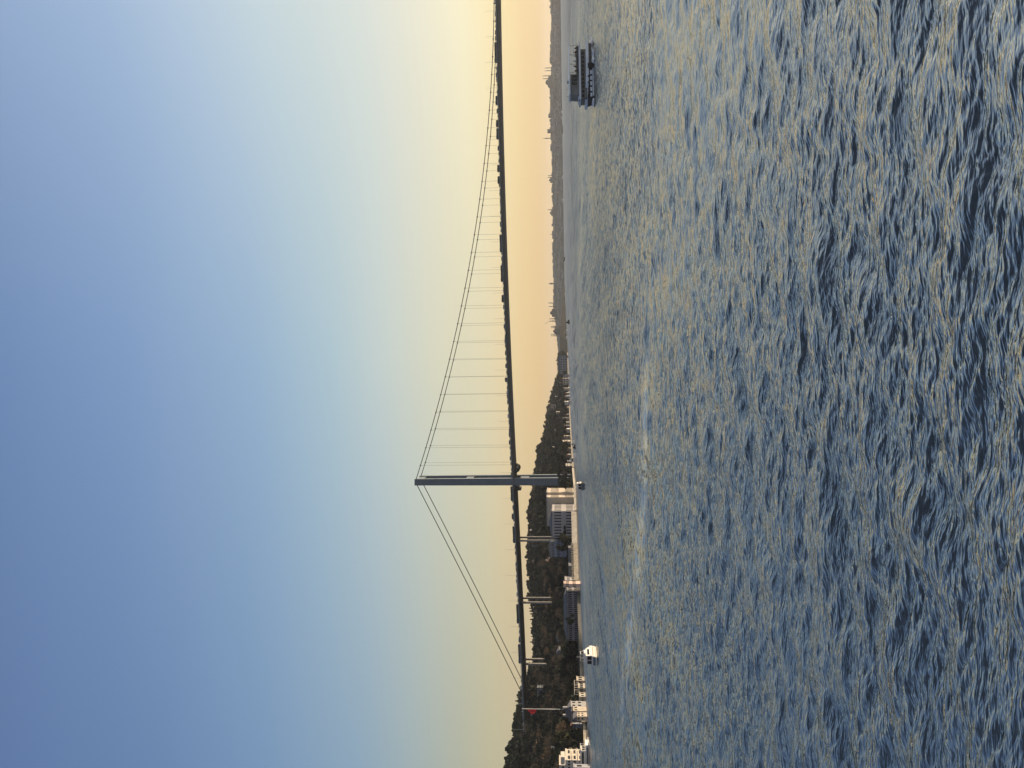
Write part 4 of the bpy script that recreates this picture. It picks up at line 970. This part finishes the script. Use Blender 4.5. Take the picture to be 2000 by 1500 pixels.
# foam churned up at the ferry's stern and along its side
mb = MB(); g = random.Random(3)
for k in range(150):
    yy = g.choice([g.gauss(84, 6), g.uniform(78, 122), g.gauss(116, 3), g.uniform(195, 206)]); p = W(yy, 1159 + g.uniform(-1.5, 3.5) - (3 if yy < 92 else 0)); r_ = g.uniform(.1, .42)
    mb.add([(p.x + r_ * 2.2 * math.cos(a) * g.uniform(.6, 1.2), p.y + r_ * 1.8 * math.sin(a), .22 + g.uniform(0, .08)) for a in np.linspace(0, 6.28, 8)[:-1]] + [(p.x, p.y, .42 + g.uniform(0, .3))], [(i, (i + 1) % 7, 7) for i in range(7)])
tag(mb.build('wake_foam', foamm), 'white foam churned up around the ferry hull', 'foam', kind='stuff')

# small craft
def small_boat(label, y, v, Lpx, hpx, dark=False, cabin=True, rz=0.0):
    p = W(y, v); k = p.y / 1500; Lb = Lpx * k; h = hpx * k
    o = empty('small_boat', (p.x, p.y, 0), rz, label, 'boat', 'small craft far off on the water')
    mt = black if dark else white
    hull_mb(Lb, Lb * .3, h * .38, h * .15, .4, Lb * .08, .85, 8).build('hull', mt, o)
    mb = MB(); mb.loft([[(x, -Lb * .1, h * .34), (x, Lb * .1, h * .34), (x - r_, Lb * .09, h * t), (x - r_, -Lb * .09, h * t)] for x, t, r_ in ((-Lb * .3, .8, 0), (Lb * .05, .8, 0), (Lb * .12, .5, 0))]); mb.build('cabin', mt, o)
    mb = MB(); mb.tube([(-Lb * .1, 0, h * .7), (-Lb * .1, 0, h)], Lb * .012 + .03, 4); mb.build('mast', mt, o)
    for s in (-1, 1):
        mb = MB(); mb.box(-Lb * .25, Lb * .03, -.02, .02, h * .5, h * .7); mb.build('window', glass, o, loc=(0, s * Lb * .1, 0))
for a in (('low black barge lying off far shore under the tall slim spire', 253, 1099.5, 17, 4, True), ('dark flat workboat far off midway along the strait', 506, 1103.5, 8, 4, True), ('tiny white ferry near far shore left of the black barge', 346, 1100.4, 6, 5), ('tiny white boat right of the black barge', 230.5, 1099.2, 5, 5),
          ('first of two tiny white boats under the large mosque', 219, 1098.6, 5, 5), ('tiny white boat halfway between barge and workboat', 392, 1101, 6, 4), ('tiny grey boat off the far shore below the squat tower', 576, 1105, 5, 4), ('dark fishing boat with cross shaped rigging off the near point', 629, 1112.5, 8, 8, True),
          ('small white sailing dinghy near the left end of far shore', 648, 1108.8, 8, 7), ('white launch just left of the sailing dinghy', 660, 1108.8, 7, 6), ('white boat moored by the cube house', 742, 1114.5, 7, 6), ('white boat moored below the white waterside house', 784, 1117, 10, 8),
          ('white boat with shaded side right of the big moored boat', 866, 1123, 11, 9), ('dark small boat moored beside white boats at quay', 873, 1124, 9, 6, True), ('large sunlit white boat moored just right of bridge tower', 896, 1126, 20, 14), ('white dinghy moored at the quay below tower', 909, 1126.5, 6, 4)):
    small_boat(*a)

# ------------------------------------------------------------------ trees
def leaf_quads(pts, size, g, flat=0.0):
    n = len(pts); a = g.normal(size=(n, 3)); a /= np.linalg.norm(a, axis=1)[:, None]
    b = g.normal(size=(n, 3)); b -= (b * a).sum(1)[:, None] * a; b /= np.linalg.norm(b, axis=1)[:, None]
    s = size * g.uniform(.6, 1.3, n)[:, None]
    v = np.stack([pts - a * s - b * s * .6, pts + a * s - b * s * .7, pts + a * s * .7 + b * s, pts - a * s * .8 + b * s * .7], 1).reshape(-1, 3)
    f = np.arange(n * 4).reshape(-1, 4); return v, f
def crown_round(g, h, n):
    cl_ = 7; cs = g.normal(size=(cl_, 3)) * [.19, .19, .15] * h + [0, 0, .62 * h]; rs = g.uniform(.14, .24, cl_) * h
    k = g.integers(0, cl_, n); d = g.normal(size=(n, 3)); d /= np.linalg.norm(d, axis=1)[:, None]
    return cs[k] + d * rs[k][:, None] * (g.random(n) ** .35)[:, None]
def crown_cone(g, h, n):
    t = g.random(n) ** .75; z = (.1 + .9 * t) * h; lay = .75 + .25 * np.abs(np.sin(t * 22)); r = .23 * h * (1 - t) * lay * np.sqrt(g.random(n)) + .01 * h; a = g.uniform(0, 6.28, n)
    return np.stack([r * np.cos(a), r * np.sin(a), z], 1)
def crown_pine(g, h, n):
    cl_ = 6; cs = g.normal(size=(cl_, 3)) * [.2, .2, .06] * h + [0, 0, .8 * h]; k = g.integers(0, cl_, n); d = g.normal(size=(n, 3)); d /= np.linalg.norm(d, axis=1)[:, None]
    return cs[k] + d * [.16 * h, .16 * h, .09 * h] * (g.random(n) ** .4)[:, None]
def limbs(g, h, bare):
    mb = MB(); mb.tube([(0, 0, -1.5), (0, 0, .3 * h), (.02 * h, .01 * h, .7 * h)], [.03 * h, .022 * h, .008 * h], 6)
    for k in range(16 if bare else 5):
        a = g.uniform(0, 6.28); z0 = g.uniform(.22, .6) * h; l = g.uniform(.2, .38) * h
        p1 = np.array((math.cos(a) * l * .6, math.sin(a) * l * .6, z0 + l * .45)); p2 = p1 + np.array((math.cos(a + .4) * l * .4, math.sin(a + .4) * l * .4, l * .5))
        mb.tube([(0, 0, z0), tuple(p1), tuple(p2)], [.012 * h, .008 * h, .003 * h], 4)
    return mb
def bare_twigs(g, h, n):
    a = g.uniform(0, 6.28, n); el = g.uniform(.1, 1.4, n); l = (.25 + .75 * g.random(n) ** .5) * .4 * h
    base = np.stack([np.cos(a) * np.cos(el) * l, np.sin(a) * np.cos(el) * l, .5 * h + np.sin(el) * l * 1.15], 1)
    d = np.stack([np.cos(a) * .6, np.sin(a) * .6, np.full(n, .8)], 1) + g.normal(size=(n, 3)) * .35; d /= np.linalg.norm(d, axis=1)[:, None]
    sd_ = np.cross(d, g.normal(size=(n, 3))); sd_ /= np.linalg.norm(sd_, axis=1)[:, None]
    L_ = .13 * h * g.uniform(.6, 1.2, n)[:, None]; w = .011 * h
    v = np.stack([base - sd_ * w, base + sd_ * w, base + d * L_ + sd_ * w * .3, base + d * L_ - sd_ * w * .3], 1).reshape(-1, 3)
    return v, np.arange(n * 4).reshape(-1, 4)
KINDS = {'conifer': ('conifer_tree', crown_cone, leafd), 'round': ('broadleaf_tree', crown_round, leafo), 'pine': ('pine_tree', crown_pine, leafd), 'bare': ('bare_tree', None, twig)}
TP = {}
for kd, (nm, fn, mt) in KINDS.items():
    for vnt in range(3):
        g = np.random.default_rng(100 + vnt * 7 + len(kd)); h = 1.0
        if kd == 'bare': v, f = bare_twigs(g, 10, 520); v = v / 10
        else: v, f = leaf_quads(fn(g, 10, 620), .55 if kd != 'conifer' else .42, g); v = v / 10
        cm = np_mesh('crown', v, f, mt, False)
        t_ = limbs(random.Random(vnt), 10, kd == 'bare'); t_.v = [(x / 10, y / 10, z / 10) for x, y, z in t_.v]
        TP[(kd, vnt)] = (nm, cm, t_.mesh('trunk', bark))
def tree(kd, x, y, h, label, group, z=None, vnt=None):
    nm, cm, tm = TP[(kd, random.randrange(3) if vnt is None else vnt)]
    o = empty(nm, (x, y, ground(x, y) - .3 if z is None else z), random.uniform(0, 6.28), label, 'tree', group); wd = random.uniform(.85, 1.2)
    o.scale = (h * wd, h * wd, h)
    link('crown', cm, o); link('trunk', tm, o); return o
def clear(x, y, pad=0):
    return all((x - a) ** 2 + (y - b) ** 2 > (r_ + pad) ** 2 for a, b, r_ in FOOT)
NAMES = {'conifer': 'dark pointed conifer', 'round': 'dark rounded evergreen tree', 'pine': 'flat topped dark pine', 'bare': 'bare brown leafless tree'}
# skyline trees along the ridge
g = random.Random(31)
for y, vt, kd in [(1499, 982, 'round'), (1493, 984, 'pine'), (1487, 988, 'conifer'), (1480, 990, 'round'), (1471, 992, 'conifer'), (1464, 987, 'pine'), (1459, 990, 'round'), (1452, 996, 'conifer'), (1447, 998, 'conifer'), (1441, 999, 'conifer'), (1436, 1000, 'conifer'), (1431, 1002, 'conifer'), (1426, 1001, 'conifer'),
    (1421, 1003, 'conifer'), (1415, 1004, 'conifer'), (1409, 1005, 'conifer'), (1403, 1002, 'conifer'), (1397, 1008, 'conifer'), (1392, 1004, 'conifer'), (1386, 1008, 'conifer'), (1378, 1007, 'conifer'), (1373, 1011, 'conifer'), (1369, 1006, 'conifer'), (1363, 1010, 'conifer'), (1359, 1009, 'conifer'), (1354, 1013, 'conifer'), (1349, 1014, 'round'), (1344, 1015, 'conifer'), (1339, 1017, 'round'), (1333, 1020, 'round')]:
    Y = float(lerp(RIDGE, y)) * .985; top = P(y, vt, Y); gz = ground(top.x, Y)
    where = 'on the skyline above the deck end' if y < 1425 else 'on the skyline at the far left'
    tree(kd, top.x, Y, max(6, top.z - gz), f'{NAMES[kd]} {where}', f'{NAMES[kd]}s {where}')
for y in np.arange(1166, 1256, 5.5):
    Y = float(lerp(RIDGE, y)) * .985; vt = float(lerp(SKYL, y)) + g.uniform(-3, 3); top = P(y, vt, Y); gz = ground(top.x, Y); kd = 'conifer' if y > 1172 else 'round'
    tree(kd, top.x, Y, max(6, top.z - gz), f'{NAMES[kd]} on the ridge seen below the side span deck', f'{NAMES[kd]}s below the side span deck')
for y in np.arange(742, 1166, 6.2):
    Y = float(lerp(RIDGE, y)) * .985; vt = float(lerp(SKYL, y)) + g.uniform(-2.2, 2.2); top = P(y, vt, Y); gz = ground(top.x, Y); kd = g.choice(['round', 'round', 'round', 'pine'])
    wh_ = 'on the wooded ridge behind the tower' if y > 880 else 'on the low headland right of the tower'
    tree(kd, top.x, Y, max(7, top.z - gz), f'{NAMES[kd]} {wh_}', f'{NAMES[kd]}s {wh_}')
# trees in gardens and on the lower slope, the ones that show largest
cnt = 0; tries = 0
while cnt < 150 and tries < 4000:
    tries += 1
    y = g.uniform(740, 1515); D = float(lerp(SHORE, y)); Rd = float(lerp(RIDGE, y)); d = D + g.uniform(.12, .5) * (Rd - D); x = s_of(y) * d
    if not clear(x, d, 3): continue
    kd = g.choice(['round', 'bare', 'bare', 'pine', 'conifer'] if y > 1040 else ['round', 'round', 'pine'])
    wh_ = 'on the lower slope left of the long barracks' if y > 1250 else 'behind the long barracks' if y > 1130 else 'in the palace grounds' if y > 930 else 'among the shore houses right of the tower'
    tree(kd, x, d, g.uniform(8, 14), f'{NAMES[kd]} {wh_}', f'{NAMES[kd]}s {wh_}'); cnt += 1
for y, v, h, kd, lab in ((924, 1099, 9, 'bare', 'bare tree at foot of the bridge tower right leg'), (934, 1104, 9, 'round', 'dark bushy tree at the foot of the tower'), (945, 1100, 10, 'round', 'dark tree between tower foot and palace'),
                         (1066, 1118, 13, 'round', 'tall dark garden tree left of palace front'), (1050, 1116, 12, 'round', 'dark garden tree in front of palace wall'), (1040, 1117, 9, 'pine', 'low dark pine in palace front garden'), (1210, 1126, 8, 'round', 'dark round tree in front of the long barracks'), (1447, 1124, 12, 'round', 'dark tree beside the white modern villa'), (1435, 1126, 10, 'conifer', 'dark conifer behind the hedge left of mansion'), (1425, 1120, 12, 'bare', 'bare tree behind the dark hedge')):
    D = float(lerp(SHORE, y)) + 14; p = P(y, v, D); tree(kd, p.x, D, h, lab, None, z=min(p.z, 6) - 1)
# the rest of the wood, one mass
def woodland():
    g = np.random.default_rng(5); V = []; Fc = []; o = 0; MI = []; TN = []
    src = {}
    for ki, kd in enumerate(('round', 'conifer', 'pine', 'bare')):
        for vnt in range(2):
            gg = np.random.default_rng(50 + ki * 3 + vnt)
            if kd == 'bare': v, f = bare_twigs(gg, 10, 130); v = v / 10; 
            else: v, f = leaf_quads(KINDS[kd][1](gg, 10, 150), .95, gg); v = v / 10
            src[(ki, vnt)] = (v, f)
    n = 0
    while n < 4200:
        y = g.uniform(735, 1640) if g.random() < .85 else g.uniform(690, 940)
        D = float(lerp(SHORE, y)); Rd = float(lerp(RIDGE, y)); t = g.uniform(.1, 1.06) ; d = D + t * (Rd - D); x = s_of(y) * d
        if t < .3 and not clear(x, d, 2): continue
        if t >= .3 and not clear(x, d, 1): continue
        # keep the view onto each building's front open
        if any((x - a) ** 2 + (d - b + r_ + 8) ** 2 < (r_ * .9) ** 2 for a, b, r_ in FOOT): continue
        low = y > 1060 and t < .62
        ki = g.choice(4, p=[.3, .1, .15, .45] if low else [.5, .22, .2, .08])
        v, f = src[(int(ki), int(g.integers(0, 2)))]
        h = g.uniform(5, 11) + 6 * g.random() ** 3 if t < .95 else g.uniform(6, 11); a = g.uniform(0, 6.28); ca, sa = math.cos(a), math.sin(a)
        vv = v * [h * g.uniform(.8, 1.5), h * g.uniform(.8, 1.5), h]; vv = np.stack([vv[:, 0] * ca - vv[:, 1] * sa, vv[:, 0] * sa + vv[:, 1] * ca, vv[:, 2]], 1) + [x, d, ground(x, d) - .5]
        TN.append(np.full(len(f), float(np.clip(.5 * g.random() + .5 * (.5 + .35 * vnoise(np.array(x), np.array(d), 45, 77)), 0, 1))))
        V.append(vv); Fc.append(f + o); o += len(vv); MI.append(np.full(len(f), (1, 0, 0, 2)[int(ki)] if int(ki) else 1)); n += 1
    me = np_mesh('woodland', np.concatenate(V), np.concatenate(Fc), wleafd, False); me.materials.append(wleafo); me.materials.append(wtwig)
    ta = me.attributes.new('tint', 'FLOAT', 'FACE'); ta.data.foreach_set('value', np.concatenate(TN).astype(np.float32))
    me.polygons.foreach_set('material_index', np.concatenate(MI).astype(np.int32)); me.update()
    tag(link('woodland', me), 'dark wooded hillside of massed evergreens and bare trees', 'woodland', kind='stuff')
woodland()
# clipped dark hedge by the left quay
pa, pb2 = P(1440, 1140, 418), P(1412, 1140, 430)
v_, f_ = leaf_quads(np.stack([rng.uniform(pa.x, pb2.x, 1500), rng.uniform(414, 420, 1500), rng.uniform(1.5, 6.0, 1500)], 1), .35, rng)
tag(link('hedge', np_mesh('hedge', v_, f_, leafo, False)), 'dark clipped hedge along the quay right of the yacht', 'hedge')

# ------------------------------------------------------------------ haze
mb = MB(); mb.box(-15000, 15000, -300, 15500, -40, 260)
hm = bpy.data.materials.new('air_haze'); hm.use_nodes = True; t = hm.node_tree; t.nodes.remove(t.nodes['Principled BSDF'])
pv = node(t, 'ShaderNodeVolumePrincipled'); pv.inputs['Color'].default_value = (.84, .88, .90, 1); pv.inputs['Density'].default_value = 0.000048; pv.inputs['Anisotropy'].default_value = 0.3
t.links.new(pv.outputs[0], t.nodes['Material Output'].inputs['Volume'])
tag(mb.build('haze', hm), kind='stuff')
